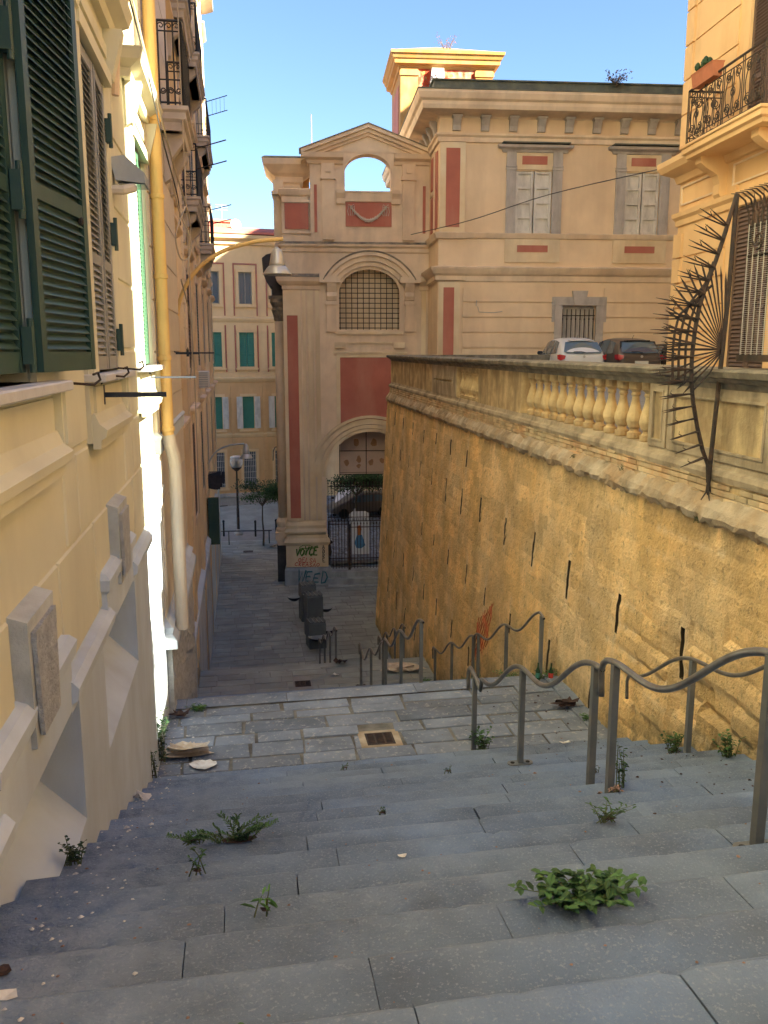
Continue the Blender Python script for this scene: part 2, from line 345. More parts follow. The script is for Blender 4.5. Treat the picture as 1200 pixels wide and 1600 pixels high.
# ------------------------------------------------------------------ ground, steps, pavers
SK = .018
def sy(x): return SK * (x - 1.0)
def gz(y):
    if y < 1.4: return -1.65
    if y < 9.9: return -1.65 - .39 * (y - 1.4)
    if y < 12.75: return -5.16 - .007 * (y - 9.9)
    if y < 20.6: return -5.18 - .402 * (y - 12.75) * 1.06
    if y < 22.9: return -8.53
    if y < 27.5: return -8.53 - .43 * (y - 22.9)
    return -10.51 - .02 * (y - 27.5)
XL0, XR0 = -1.32, 5.3
def slab(mb, x0, x1, yb, yn, z, r, tilt=.012, nose=.02):
    if mb.st is None: mb.st = []; mb.dt = []
    fine = yn < 10; n = max(2, int((x1 - x0) / (.06 if fine else .14))); g = rnd.choice((.002, .002, .003, .003, .007)); tn = rnd.random(); dz = rnd.uniform(-.003, .003); dt = rnd.uniform(-.003, .003)
    chips = [(rnd.uniform(x0, x1), rnd.uniform(.015, .05), rnd.uniform(.003, .012)) for _ in range(int((x1 - x0) * (2.6 if fine else .5)))]
    if rnd.random() < .5: chips.append((x0, .035, .016))
    if rnd.random() < .4: chips.append((x1, .03, .014))
    rows = []; st = []; dv = []
    for i in range(n + 1):
        x = x0 + g + (x1 - x0 - 2 * g) * i / n
        wv = noise.noise(Vector((x * 1.7, yn * 2.1, z))) ; w2 = noise.noise(Vector((x * 6, yn * 3, z * 2))); w3 = noise.noise(Vector((x * 19, yn * 7, z * 3)))
        ch = max([0] + [d * max(0, 1 - abs(x - c) / w_) ** .7 for c, w_, d in chips])
        o = sy(x) + .002 * wv + .0015 * w2 + .0015 * w3; zz = z + dz + dt * (i / n - .5)
        edge = .006 if i in (0, n) else 0; le = max(0, min(1, (.1 - x) / 1.0))
        wear = .006 + .003 * max(0, wv) + .002 * w3 + edge + ch + .02 * max(0, w2) * le
        hol = .006 * max(0, wv)
        rows.append([(x, yb + sy(x), zz + tilt), (x, yb + (yn - yb) * .25 + sy(x), zz + tilt * .75 + .002 * w3), (x, (yb + yn) / 2 + o * .5 + sy(x) * .5, zz + tilt * .4 + .003 * w2 - edge * .3 - hol), (x, yn - .12 + o - ch, zz + .002 * w2 - edge * .5 - hol), (x, yn - nose * 1.5 + o - ch * .8, zz - wear * .35 - .001),
                     (x, yn - .006 + o - ch * .5, zz - wear - nose * .45), (x, yn + .004 + o - ch * .3, zz - nose - wear), (x, yn + o * .9, zz - r * .5), (x, yn - .01 + o * .9, zz - r - .03)])
        le2 = .9 * le
        st += [le2 * .7, le2, le2, max(le2, .12 + .3 * max(0, wv)), max(le2, .35), .45, .25, .1, 0]
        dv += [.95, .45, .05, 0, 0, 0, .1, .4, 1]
    vs = [p for rw in rows for p in rw]; m = len(rows[0]); fs = []
    for i in range(n):
        for k in range(m - 1): a = i * m + k; fs.append((a, a + m, a + m + 1, a + 1))
    fs.append(tuple(range(m))); fs.append(tuple(n * m + k for k in range(m - 1, -1, -1)))
    mb.add(vs, fs, tn); mb.st += st; mb.dt += dv
def flight(name, y0, z0, t, r, n, x0=XL0, x1=XR0, first=True, lens=(.9, 1.9)):
    """nosings k=0..n at y0+k*t, z0-k*r"""
    mb = MB()
    for k in range(0 if first else 1, n):
        yn = y0 + k * t; z = z0 - k * r; x = x0
        cuts = [x0]
        while x < x1 - .5:
            x += rnd.uniform(*lens); cuts.append(min(x, x1))
        cuts[-1] = x1
        for a, b2 in zip(cuts[:-1], cuts[1:]):
            if b2 - a > .02: slab(mb, a, b2, yn - t - .035, yn, z, r)
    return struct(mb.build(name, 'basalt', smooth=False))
def pavers(mb, x0, x1, ys, zf, lr, joint=.012, ch=.008, jz=.006, thick=.12, skip=()):
    for r_ in range(len(ys) - 1):
        a, b2 = ys[r_], ys[r_ + 1]; x = x0 - rnd.uniform(0, lr[0])
        while x < x1:
            L_ = rnd.uniform(*lr); xa, xb_ = max(x, x0), min(x + L_, x1); x += L_
            if xb_ - xa < .08: continue
            if any(xa < s[1] and xb_ > s[0] and a < s[3] and b2 > s[2] for s in skip):
                # trim blocks round the hole
                for s in skip:
                    if xa < s[1] and xb_ > s[0]:
                        if xa < s[0] - .08: paver1(mb, xa, s[0], a, b2, zf, joint, ch, jz, thick)
                        if xb_ > s[1] + .08: paver1(mb, s[1], xb_, a, b2, zf, joint, ch, jz, thick)
                continue
            paver1(mb, xa, xb_, a, b2, zf, joint, ch, jz, thick)
def paver1(mb, xa, xb_, a, b2, zf, joint, ch, jz, thick):
    j = joint / 2 * rnd.uniform(.7, 1.6); dz = rnd.uniform(-jz, jz); tn = rnd.random()
    c = [(xa + j, a + j), (xb_ - j, a + j), (xb_ - j, b2 - j), (xa + j, b2 - j)]
    c = [(x + rnd.uniform(-1, 1) * joint * .5, y + rnd.uniform(-1, 1) * joint * .5) for x, y in c]
    cx = (xa + xb_) / 2; cy = (a + b2) / 2
    def P(x, y, d): return (x, y + sy(x), zf(x, y) + dz + d + rnd.uniform(-1, 1) * .0015)
    top = [P(x + (ch if x < cx else -ch), y + (ch if y < cy else -ch), 0) for x, y in c]
    mid = [P(x, y, -ch) for x, y in c]; bot = [P(x, y, -thick) for x, y in c]
    mb.add(top + mid + bot, [(0, 1, 2, 3)] + [(k, k + 4, (k + 1) % 4 + 4, (k + 1) % 4) for k in range(4)] + [(k + 4, k + 8, (k + 1) % 4 + 8, (k + 1) % 4 + 4) for k in range(4)], tn)
def sheet(name, x0, x1, y0, y1, zf, m, nx=2, ny=2):
    mb = MB(); vs = [(x0 + (x1 - x0) * i / nx, y0 + (y1 - y0) * j / ny, zf(x0 + (x1 - x0) * i / nx, y0 + (y1 - y0) * j / ny)) for j in range(ny + 1) for i in range(nx + 1)]
    mb.add(vs, [(j * (nx + 1) + i, j * (nx + 1) + i + 1, (j + 1) * (nx + 1) + i + 1, (j + 1) * (nx + 1) + i) for j in range(ny) for i in range(nx)])
    return struct(mb.build(name, m))
# upper landing (where the photograph is taken from)
mb = MB(); pavers(mb, XL0, XR0, [-6 + .45 * i for i in range(16)], lambda x, y: -1.45, (.5, .9)); struct(mb.build('upper_landing', 'paver'))
flight('stone_steps', 1.4, -1.65, .5, .195, 18)
# landing 1
G1 = (1.48, 1.96, 10.62, 11.06)
mb = MB(); zl1 = lambda x, y: -5.16 - .007 * (y - 9.9)
pavers(mb, XL0, XR0, [9.86, 10.26, 10.60, 11.02, 11.34, 11.74, 12.02, 12.34], zl1, (.55, 1.15), joint=.030, jz=.009, skip=(G1,))
struct(mb.build('landing', 'paver'))
sheet('landing_mortar', XL0, XR0, 9.8, 12.74, lambda x, y: zl1(x, y) - .014, 'mortar')
mb = MB(); cuts = [XL0, -.95, .55, 2.55, 3.75, XR0]
for a, b2 in zip(cuts[:-1], cuts[1:]): slab(mb, a, b2, 12.35, 12.75, -5.172, .2, .0)
struct(mb.build('landing_kerb', 'paver'))
flight('stone_steps', 12.75, -5.18, .49, .197, 17, first=False)
G2 = (1.13, 1.60, 21.25, 21.68)
mb = MB(); zl2 = lambda x, y: -8.53
pavers(mb, XL0, XR0, [20.55, 20.9, 21.28, 21.66, 22.04, 22.42, 22.56], zl2, (.5, 1.0), joint=.02, skip=(G2,))
struct(mb.build('landing', 'street_paver'))
sheet('landing_mortar', XL0, XR0, 20.5, 22.89, lambda x, y: -8.544, 'terrace_asphalt')
mb = MB(); cuts = [XL0, .35, 1.9, 3.2, XR0]
for a, b2 in zip(cuts[:-1], cuts[1:]): slab(mb, a, b2, 22.55, 22.9, -8.53, .2, .0)
struct(mb.build('landing_kerb', 'street_paver'))
flight('stone_steps', 22.9, -8.53, .46, .18, 11, first=False, x1=5.3)
# street
mb = MB(); zs_ = lambda x, y: gz(max(y, 27.5))
ys = [27.45]
while ys[-1] < 50.6: ys.append(ys[-1] + rnd.uniform(.42, .55))
pavers(mb, -1.9, 1.9, ys, zs_, (.55, 1.0), joint=.02, ch=.006, jz=.005, thick=.05)
pavers(mb, 1.9, 8.5, [y for y in ys if y < 40.1], zs_, (.55, 1.0), joint=.02, ch=.006, jz=.005, thick=.05)
struct(mb.build('street', 'street_paver'))
sheet('street_bed', -2.5, 60, 27.4, 120, lambda x, y: zs_(x, y) - .012, 'terrace_asphalt', 2, 6)
sheet('ground', -400, 400, -60, 900, lambda x, y: -11.9 - (.0 if y < 120 else .003 * (y - 120)), 'terrace_asphalt', 2, 6)
# terrace above the retaining wall
def xb(y): return 4.87 + .0205 * y
TZ = -1.16
mb = MB(); mb.face([(xb(-12) + .3, -12, TZ), (45, -12, TZ), (45, 36.6, TZ), (9.2, 36.6, TZ), (9.2, 32.0, TZ), (xb(32) + .3, 32.0, TZ)])
mb.add([(9.2, 36.6, TZ), (45, 36.6, TZ), (45, 36.6, -12), (9.2, 36.6, -12)], [(0, 1, 2, 3)])
struct(mb.build('terrace', 'terrace_asphalt'))
# ------------------------------------------------------------------ retaining wall
slots = []
for row, (zc, off) in enumerate(((-3.47, 8.8), (-5.1, 9.75), (-6.75, 8.9), (-8.35, 9.8), (-2.4, 19.5))):
    for k in range(13):
        y = off + 1.83 * k
        if row == 4 and k > 6: continue
        if y < 31.5 and zc - .3 > gz(y) + .15: slots.append((y + rnd.uniform(-.08, .08), zc + rnd.uniform(-.05, .05)))
slots += [(6.95, -3.4), (13.05, -5.0), (11.2, -5.05)]
def wx(y, z): return xb(y) - .07 - (.055 if y > 9 else .03) * (-1.8 - z)
def disp(y, z):
    d = .012 * noise.noise(Vector((y * 2.3, z * 2.3, 0))) + .010 * noise.noise(Vector((y * 9, z * 9, 5)))
    row = math.floor((z + .05 * noise.noise(Vector((y * .7, 0, 3)))) / .30); yy = y + (.23 if row % 2 else 0) + .05 * noise.noise(Vector((z * 2, y, 1)))
    cell = math.floor(yy / .47); h = noise.cell(Vector((row * 1.37, cell * 1.91, .5)))
    near = max(0, min(1, (11.0 - y) / 3.0)) * max(0, min(1, (-2.7 - z) / .8))
    fz = (z / .30) - row; fy = yy / .47 - cell
    ed = min(fz, 1 - fz) * .30; ey = min(fy, 1 - fy) * .47; j = max(0, 1 - min(ed, ey) / .035)
    amp = .008 + .10 * near
    a = abs(h)
    d -= (a ** 2.2) * amp * 1.1 + j * (.008 + .035 * near)
    # eroded patches
    e = noise.noise(Vector((y * .55, z * .8, 11)))
    if e > .25: d -= (e - .25) * (.05 + .08 * near)
    return d, (.5 + .5 * h)
ysg = []; y = 1.2
while y < 32.6: ysg.append(y); y += .045 if 6 < y < 11.2 else (.062 if y < 13 else .11)
for (ys_, zc) in slots:
    hw = .045
    ysg = [q for q in ysg if abs(q - ys_) > hw * 1.6] + [ys_ - hw, ys_ + hw]
ysg.sort()
ysg = [q for i, q in enumerate(ysg) if i == 0 or q - ysg[i - 1] > .004]
zsg = [-1.80 - .078 * i for i in range(118)]
ny, nz = len(ysg), len(zsg); mb = MB(); vs = []; st = []
for z in zsg:
    for y in ysg:
        d, h = disp(y, z); vs.append((wx(y, z) - d * 1.0, y, z))
        s_ = 0
        for (a, b2) in slots:
            dy = abs(y - a); dzv = z - b2
            if dy < .16 and -.75 < dzv < .6:
                s_ = max(s_, max(0, 1 - dy / .15) * (1 if dzv < .3 else max(0, 1 - (dzv - .3) / .35)) * (1 if dzv > -.3 else max(0, 1 + (dzv + .3) / .45)))
        if y < 15:
            r0 = z / .30 + .05 * noise.noise(Vector((y * .7, 0, 3))) / .30; fz_ = r0 - math.floor(r0); jz_ = max(0, 1 - min(fz_, 1 - fz_) * .30 / .04) * (noise.noise(Vector((y * 1.1, z * 1.1, 8))) > -.05) * min(1, (15 - y) / 5)
            s_ = max(s_, .8 * jz_)
        st.append(s_)
fs = []; tn = []
holes = []
for k in range(nz - 1):
    for i in range(ny - 1):
        yc = (ysg[i] + ysg[i + 1]) / 2; zc = (zsg[k] + zsg[k + 1]) / 2
        if any(abs(yc - a) < .047 and abs(zc - b2) < .24 + .06 * math.sin(a * 7 + b2 * 3) for a, b2 in slots): holes.append((i, k)); continue
        a = k * ny + i; fs.append((a, a + ny, a + ny + 1, a + 1)); tn.append(min(1, max(0, disp(yc, zc)[1])))
mb.v = vs; mb.f = fs; mb.t = tn
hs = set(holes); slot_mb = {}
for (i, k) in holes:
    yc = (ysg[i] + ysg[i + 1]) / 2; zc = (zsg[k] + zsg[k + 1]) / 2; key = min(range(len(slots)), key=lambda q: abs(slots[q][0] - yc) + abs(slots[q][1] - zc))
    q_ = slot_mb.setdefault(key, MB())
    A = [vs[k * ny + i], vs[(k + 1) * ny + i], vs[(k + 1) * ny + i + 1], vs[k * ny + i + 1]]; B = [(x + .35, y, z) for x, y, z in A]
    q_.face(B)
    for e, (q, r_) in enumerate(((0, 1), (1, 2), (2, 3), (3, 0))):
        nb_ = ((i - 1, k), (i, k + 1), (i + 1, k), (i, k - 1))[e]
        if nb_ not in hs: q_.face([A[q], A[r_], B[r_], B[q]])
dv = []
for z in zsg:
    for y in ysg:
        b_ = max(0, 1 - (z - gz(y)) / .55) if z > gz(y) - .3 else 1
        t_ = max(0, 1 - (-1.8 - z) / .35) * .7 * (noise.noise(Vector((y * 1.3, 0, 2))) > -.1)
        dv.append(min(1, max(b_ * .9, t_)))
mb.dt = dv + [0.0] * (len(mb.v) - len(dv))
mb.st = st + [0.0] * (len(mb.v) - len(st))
# far end return and body
yE = 32.55
mb2 = MB(); mb2.wall(0, 12, -11.0, -1.8)
rw = empty('retaining_wall', 'tall battered ochre tuff retaining wall with narrow weep slots right of the steps', 'wall')
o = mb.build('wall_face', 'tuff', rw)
for q_ in slot_mb.values(): q_.build('weep_slot', 'slot_shade', rw)
mbx = MB()
mbx.add([(wx(yE, -1.8), yE - .02, -1.8), (wx(yE, -11), yE - .02, -11.0), (12, yE, -11.0), (12, yE, -1.8), (wx(1.2, -1.8), 1.2, -1.8), (wx(1.2, -11), 1.2, -11), (12, 1.2, -11), (12, 1.2, -1.8)], [(0, 1, 2, 3), (4, 7, 6, 5)])
mbx.add([(wx(1.2, -1.8), 1.2, -1.8), (wx(1.2, -11), 1.2, -11), (wx(-12, -11), -12, -11), (wx(-12, -1.8), -12, -1.8)], [(0, 1, 2, 3)])
mbx.build('wall_end', 'tuff', rw)
# rough mortar ledge
def strip(name, m, rows, parent, ya=-6, yb_=32.6, step=.09, jit=.012, tone=False):
    mb = MB(); n = int((yb_ - ya) / step); vs = []
    for i in range(n + 1):
        y = ya + (yb_ - ya) * i / n
        for q, (o_, z) in enumerate(rows):
            j = jit * (1 + (q == len(rows) - 1) * 1.2 + (q == len(rows) - 2))
            vs.append((xb(y) - o_ + j * noise.noise(Vector((y * 3.1, q * 3, 1))) + j * .8 * noise.noise(Vector((y * 11, q * 5, 7))), y, z + j * 1.1 * noise.noise(Vector((y * 2.3, q * 2, 4))) + j * noise.noise(Vector((y * 9, q * 7, 2)))))
    m_ = len(rows)
    fs = [(i * m_ + k, (i + 1) * m_ + k, (i + 1) * m_ + k + 1, i * m_ + k + 1) for i in range(n) for k in range(m_ - 1)]
    mb.add(vs, fs); return mb.build(name, m, parent)
strip('mortar_ledge', 'mortar_ledge', [(.0, -1.50), (.05, -1.56), (.12, -1.66), (.14, -1.74), (.11, -1.80), (.03, -1.86)], rw, jit=.03)
# brick courses under the balustrade
mb = MB()
for c in range(4):
    z0 = -1.32 - .066 * (c + 1); y = -2 + (.12 if c % 2 else 0)
    while y < 32:
        L_ = rnd.uniform(.20, .27)
        if rnd.random() < .96:
            o_ = .012 + rnd.uniform(-.012, .012) + .006 * c
            x = xb(y); mb.add([(x - o_, y, z0 + .006), (x - o_, y + L_ - .012, z0 + .006), (x - o_, y + L_ - .012, z0 + .06), (x - o_, y, z0 + .06), (x + .1, y, z0 + .006), (x + .1, y + L_ - .012, z0 + .006), (x + .1, y + L_ - .012, z0 + .06), (x + .1, y, z0 + .06)],
                   [(0, 1, 2, 3), (0, 3, 7, 4), (1, 5, 6, 2), (3, 2, 6, 7), (0, 4, 5, 1)], rnd.random())
        y += L_
mb.build('brick_course', 'brick', rw)
strip('brick_bed', 'old_plaster', [(-.02, -1.26), (-.012, -1.4), (-.005, -1.56)], rw, jit=.006, step=.3)
# ------------------------------------------------------------------ balustrade
bal = empty('balustrade', 'weathered stone balustrade with peeling plaster panels running along the top of the retaining wall', 'balustrade')
def along(mb, ya, yb_, prof, turn=False):
    """prof: (out toward the stairs, z) swept along the wall line from ya to yb_"""
    # travel +y has right side +x, so travel -y to put 'out' on the -x side
    mb.sweep([(xb(yb_), yb_), (xb(ya), ya)], prof)
mb = MB(); pr = [(-.34, -1.30), (.02, -1.30), (.035, -1.24), (.02, -1.19), (-.03, -1.17), (-.05, -1.10), (-.34, -1.10)]
mb.sweep([(12.5, 32.50), (xb(32.5), 32.5), (xb(-6), -6)], pr); mb.build('base_moulding', 'old_stone', bal)
mb = MB(); pr = [(-.40, -.33), (-.04, -.33), (-.02, -.27), (.03, -.25), (.045, -.22), (.10, -.20), (.115, -.14), (.09, -.115), (-.40, -.105)]
p = [(12.5, 32.5), (xb(32.5), 32.5)] + [(xb(y) + .008 * noise.noise(Vector((y, 0, 0))), y) for y in (31, 29, 27, 25, 23.1, 21, 19.2, 17.5, 15.9, 14, 12, 10.4, 9.7, 8.6, 7.6, 6, 4, 2, 0, -3, -6)]
mb.sweep(p, pr); mb.build('cap', 'cap_stone', bal)
def panel(ya, yb_, m='old_plaster', inner=True, fr=.1):
    mb = MB(); mb.sweep([(xb(yb_) + .05, yb_), (xb(ya) + .05, ya)], [(-.26, -1.10), (0, -1.10), (0, -.33), (-.26, -.33)])
    o = mb.build('panel', m, bal)
    if inner:
        f = MB(); x = lambda y: xb(y) + .05
        za, zb = -1.04, -.39
        def q(y0, y1, z0, z1, o0, o1=None):
            f.add([(x(y0) - o0, y0, z0), (x(y1) - o0, y1, z0), (x(y1) - o0, y1, z1), (x(y0) - o0, y0, z1), (x(y0) + .02, y0, z0), (x(y1) + .02, y1, z0), (x(y1) + .02, y1, z1), (x(y0) + .02, y0, z1)],
                  [(0, 1, 2, 3), (4, 7, 6, 5), (0, 4, 5, 1), (1, 5, 6, 2), (2, 6, 7, 3), (3, 7, 4, 0)])
        for (w_, oo, ins) in ((fr, .022, .0), (fr * .28, .034, fr)):
            y0, y1, z0, z1 = ya + ins + .012, yb_ - ins - .012, -1.10 + ins * .8, -.33 - ins * .8
            q(y0, y1, z0, z0 + w_ * .8, oo); q(y0, y1, z1 - w_ * .8, z1, oo); q(y0, y0 + w_, z0 + w_ * .8, z1 - w_ * .8, oo); q(y1 - w_, y1, z0 + w_ * .8, z1 - w_ * .8, oo)
        f.build('panel_frame', 'old_stone', o)
    return o
panel(24.5, 32.5, inner=False); panel(21.4, 24.48, fr=.35); panel(15.9, 19.2, inner=False); panel(9.86, 10.36, fr=.09); panel(7.62, 9.84, fr=.12); panel(5.2, 7.6, fr=.12); panel(-6, 5.18, inner=False)
bp = [(.075, -1.10), (.085, -1.09), (.085, -1.02), (.055, -1.0), (.05, -.97), (.075, -.94), (.098, -.86), (.095, -.80), (.07, -.70), (.047, -.60), (.042, -.53), (.055, -.51), (.055, -.49), (.045, -.475), (.06, -.45), (.085, -.43), (.085, -.33)]
mbb = MB(); mbb.lathe([(r_ * 1.15, z) for r_, z in bp], 0, 0, 14); b0 = mbb.build('baluster', 'old_plaster', bal, smooth=False)
first = True
for (ya, yb_, n) in ((10.5, 15.8, 13), (19.35, 21.3, 5)):
    for i in range(n):
        y = ya + (yb_ - ya) * (i + .35) / n
        b_ = b0 if first else b0.copy()
        if not first: col.objects.link(b_); b_.parent = bal
        b_.location = (xb(y) + .16, y, 0); b_.rotation_euler = (0, 0, rnd.uniform(0, 6)); first = False
for o in [q for q in bpy.data.objects if q.parent == bal or (q.parent and q.parent.parent == bal)]:
    if o.name.startswith('baluster'): o.location.z += -.072 + .0026 * (o.location.y - 6); continue
    for v_ in o.data.vertices: v_.co.z += min(0, -.072 + .0026 * (v_.co.y - 6))
# small drain kerb at the wall foot on the landing
mb = MB()
for y in [10.1 + .62 * i for i in range(4)]:
    mb.cbox(wx(y, -5) - .20, wx(y, -5) + .08, y + .01, y + .61, -5.3, -5.12, .02)
tag(mb.build('wall_foot_kerb', 'paver'), 'low stone kerb strip along the foot of the tuff wall on the upper landing', 'kerb')
# ------------------------------------------------------------------ left apartment building (local x = along the street, -y = out to the street)
KL = 1.143
A1 = empty('apartment_building', 'cream plastered apartment building with grey plinth and green shutters close on the left', 'building', (-1.2, 0, 0), 90)
def lb(): return MB(KL)
WIN = [(3.43, 4.63, -.15, 2.1), (6.42, 7.64, -.15, 2.1), (9.42, 10.62, -.15, 2.1)]
WUP = [(a, b2, c + 3.6 * q, d + 3.6 * q) for a, b2, c, d in WIN for q in (1, 2, 3)] + [(c0, c0 + 1.2, -.15 + 3.6 * q, 2.1 + 3.6 * q) for c0 in (-2.5, .45) for q in (0, 1, 2, 3)]
NI = [(3.1, 5.15, -2.5, -1.98), (6.1, 7.95, -2.5, -1.98), (9.1, 10.45, -2.5, -1.98)]
m = lb(); m.wall(-8, 15.2, -1.86, 17.5, WIN + WUP, dep=.22); m.box(-8, 15.2, .5, 14, -6, 17.5)
m.face([(15.2, 0, -8), (15.2, .5, -8), (15.2, .5, 17.5), (15.2, 0, 17.5)]); m.build('wall', 'wall_cream', A1)
m = lb(); m.face([(-8, 0, 17.5), (15.2, 0, 17.5), (15.2, .5, 17.5), (-8, .5, 17.5)]); m.sweep([(-8, 0), (15.2, 0)], [(0, 17.3), (.1, 17.3), (.6, 17.8), (.6, 18), (0, 18)]); m.build('cornice', 'ochre_trim', A1)
# grey plinth with three basement openings and sloping sills
m = lb()
P0 = -.03
for (a, b2) in ((-8, 3.1), (5.15, 6.1), (7.95, 9.1), (10.45, 10.66)):
    m.face([(a, P0, -7), (b2, P0, -7), (b2, P0, -1.86), (a, P0, -1.86)])
for (a, b2, c, d) in NI:
    m.face([(a, P0, d), (b2, P0, d), (b2, P0, -1.86), (a, P0, -1.86)])
    zb = c - .34
    m.face([(a, P0, -7), (b2, P0, -7), (b2, P0, zb), (a, P0, zb)])
    D = .30
    m.face([(a, P0, zb), (b2, P0, zb), (b2, D, c), (a, D, c)])           # sloping sill
    m.face([(a, P0, zb), (a, D, c), (a, D, d), (a, P0, d)]); m.face([(b2, P0, zb), (b2, P0, d), (b2, D, d), (b2, D, c)])
    m.face([(a, P0, d), (a, D, d), (b2, D, d), (b2, P0, d)]); m.face([(a, D, c), (b2, D, c), (b2, D, d), (a, D, d)])
m.build('plinth', 'plinth_grey', A1)
# plinth moulding, stepped up round each opening
m = lb(); pr = [(.0, -2.03), (.045, -2.03), (.055, -1.97), (.085, -1.95), (.095, -1.88), (.06, -1.84), (.0, -1.82)]
m.sweep([(-8, 0), (2.55, 0)], pr)
for a, b2 in ((2.55, 3.42), (4.85, 6.33), (7.75, 9.28)): m.sweep([(a, 0), (b2, 0)], pr)
for (a, b2, c, d) in NI:
    kx = (a + b2) / 2 if a < 9 else 10.0
    m.sweep([(kx - .72, 0), (kx - .72, -.001), (kx + .72, -.001), (kx + .72, 0)], [(0, -2.0), (.05, -2.0), (.05, -1.72), (.075, -1.69), (.085, -1.61), (.05, -1.57), (0, -1.55)])
    m.box(a - .02, kx - .72, -.05, 0, -2.0, -1.86); m.box(kx + .72, b2 + .02, -.05, 0, -2.0, -1.86)
m.build('plinth_moulding', 'plinth_grey', A1)
for i, (a, b2, c, d) in enumerate(NI):
    cx = (4.14, 7.05, 10.0)[i]; w0, w1 = .27, .215
    m = lb(); zt, zb = -1.15, -1.80; fr = -.085
    vs = [(cx - w0, 0, zt), (cx + w0, 0, zt), (cx + w0, fr, zt - .03), (cx - w0, fr, zt - .03), (cx - w1, 0, zb), (cx + w1, 0, zb), (cx + w1, fr * .9, zb), (cx - w1, fr * .9, zb)]
    m.add(vs, [(0, 1, 2, 3), (3, 2, 6, 7), (0, 3, 7, 4), (1, 5, 6, 2), (4, 7, 6, 5)]); k = m.build('keystone', 'keystone_grey', A1)
    m = lb(); m.prism([(cx - w0 + .05, zt - .09), (cx + w0 - .05, zt - .09), (cx + w1 - .04, zb + .05), (cx - w1 + .04, zb + .05)], fr - .022, fr - .0); m.build('rusticated_face', 'rough_stone', k)
# ashlar blocks
def ashlar(m, s0, s1, rows, o=.014, seed=1, ls=(1.0, 1.7), skip=(), g=.012):
    rr = random.Random(seed)
    for z0, z1 in zip(rows[:-1], rows[1:]):
        s = s0 - rr.uniform(0, .6)
        while s < s1:
            e = s + rr.uniform(*ls); a, b2 = max(s, s0), min(e, s1); s = e
            if b2 - a < .15: continue
            segs = [(a, b2)]
            for (u0, u1, v0, v1) in skip:
                if z0 < v1 and z1 > v0:
                    ns = []
                    for p, q in segs:
                        if p < u1 and q > u0:
                            if u0 - p > .06: ns.append((p, u0))
                            if q - u1 > .06: ns.append((u1, q))
                        else: ns.append((p, q))
                    segs = ns
            for p, q in segs: m.add([(p + g, 0, z0 + g), (q - g, 0, z0 + g), (q - g, 0, z1 - g), (p + g, 0, z1 - g), (p + g * 1.8, -o, z0 + g * 1.8), (q - g * 1.8, -o, z0 + g * 1.8), (q - g * 1.8, -o, z1 - g * 1.8), (p + g * 1.8, -o, z1 - g * 1.8)],
                                     [(4, 5, 6, 7), (0, 1, 5, 4), (1, 2, 6, 5), (2, 3, 7, 6), (3, 0, 4, 7)])
sk = [(cx - .22, cx + 1.9, -.68, 30) for cx in (2.83, 5.87, 8.87)]
sk = [(2.95, 5.22, -.66, 2.6), (6.12, 7.95, -.66, 2.6), (9.15, 10.9, -.66, 2.6)] + [(cx - .28, cx + .28, -2, -1.12) for cx in (4.14, 7.05, 10.0)]
m = lb(); ashlar(m, -8, 10.63, [-1.82, -1.15, -.62], skip=sk, seed=4); ashlar(m, -8, 10.63, [-.60, .02, .62, 1.22, 1.82, 2.42, 3.0], skip=sk, seed=6, ls=(3, 5)); m.build('ashlar', 'wall_cream', A1)
# aprons, sills, frames, hoods
def leaf(m, w_, h, n, t=.035, fw=.07, mids=(.33,), sh=.0):
    """louvred leaf in local coords: x 0..w, z 0..h, thickness about y=0"""
    bars = [(0, fw), (w_ - fw, w_)]
    for a, b2 in bars: m.box(a, b2, -t / 2, t / 2, 0, h)
    zs = [0, *[h * q for q in mids], h]
    for i, z in enumerate(zs):
        hh = .10 if i == 0 else .075
        z0 = min(max(z - hh / 2, 0), h - hh); m.box(fw, w_ - fw, -t / 2 + .002, t / 2 - .002, z0, z0 + hh)
    for i in range(len(zs) - 1):
        a, b2 = zs[i] + .06, zs[i + 1] - .05; k = max(2, int((b2 - a) / ((h) / n)))
        for j in range(k):
            z = a + (b2 - a) * (j + .5) / k; d = (b2 - a) / k
            m.add([(fw, t * .42, z + d * .42), (w_ - fw, t * .42, z + d * .42), (w_ - fw, -t * .42, z - d * .36), (fw, -t * .42, z - d * .36),
                   (fw, t * .42, z + d * .52), (w_ - fw, t * .42, z + d * .52), (w_ - fw, -t * .42, z - d * .26), (fw, -t * .42, z - d * .26)], [(0, 1, 2, 3), (7, 6, 5, 4), (0, 4, 5, 1), (3, 2, 6, 7)])
    if sh: m.box(fw, w_ - fw, t * .3, t * .34, .05, h - .05)
def put(m, fn, M, *a, **k):
    n0 = len(m.v); fn(m, *a, **k); m.v[n0:] = [tuple(M @ Vector(p)) for p in m.v[n0:]]
def TR(x, y, z, rz=0): return Matrix.Translation((x, y, z)) @ Matrix.Rotation(R(rz), 4, 'Z')
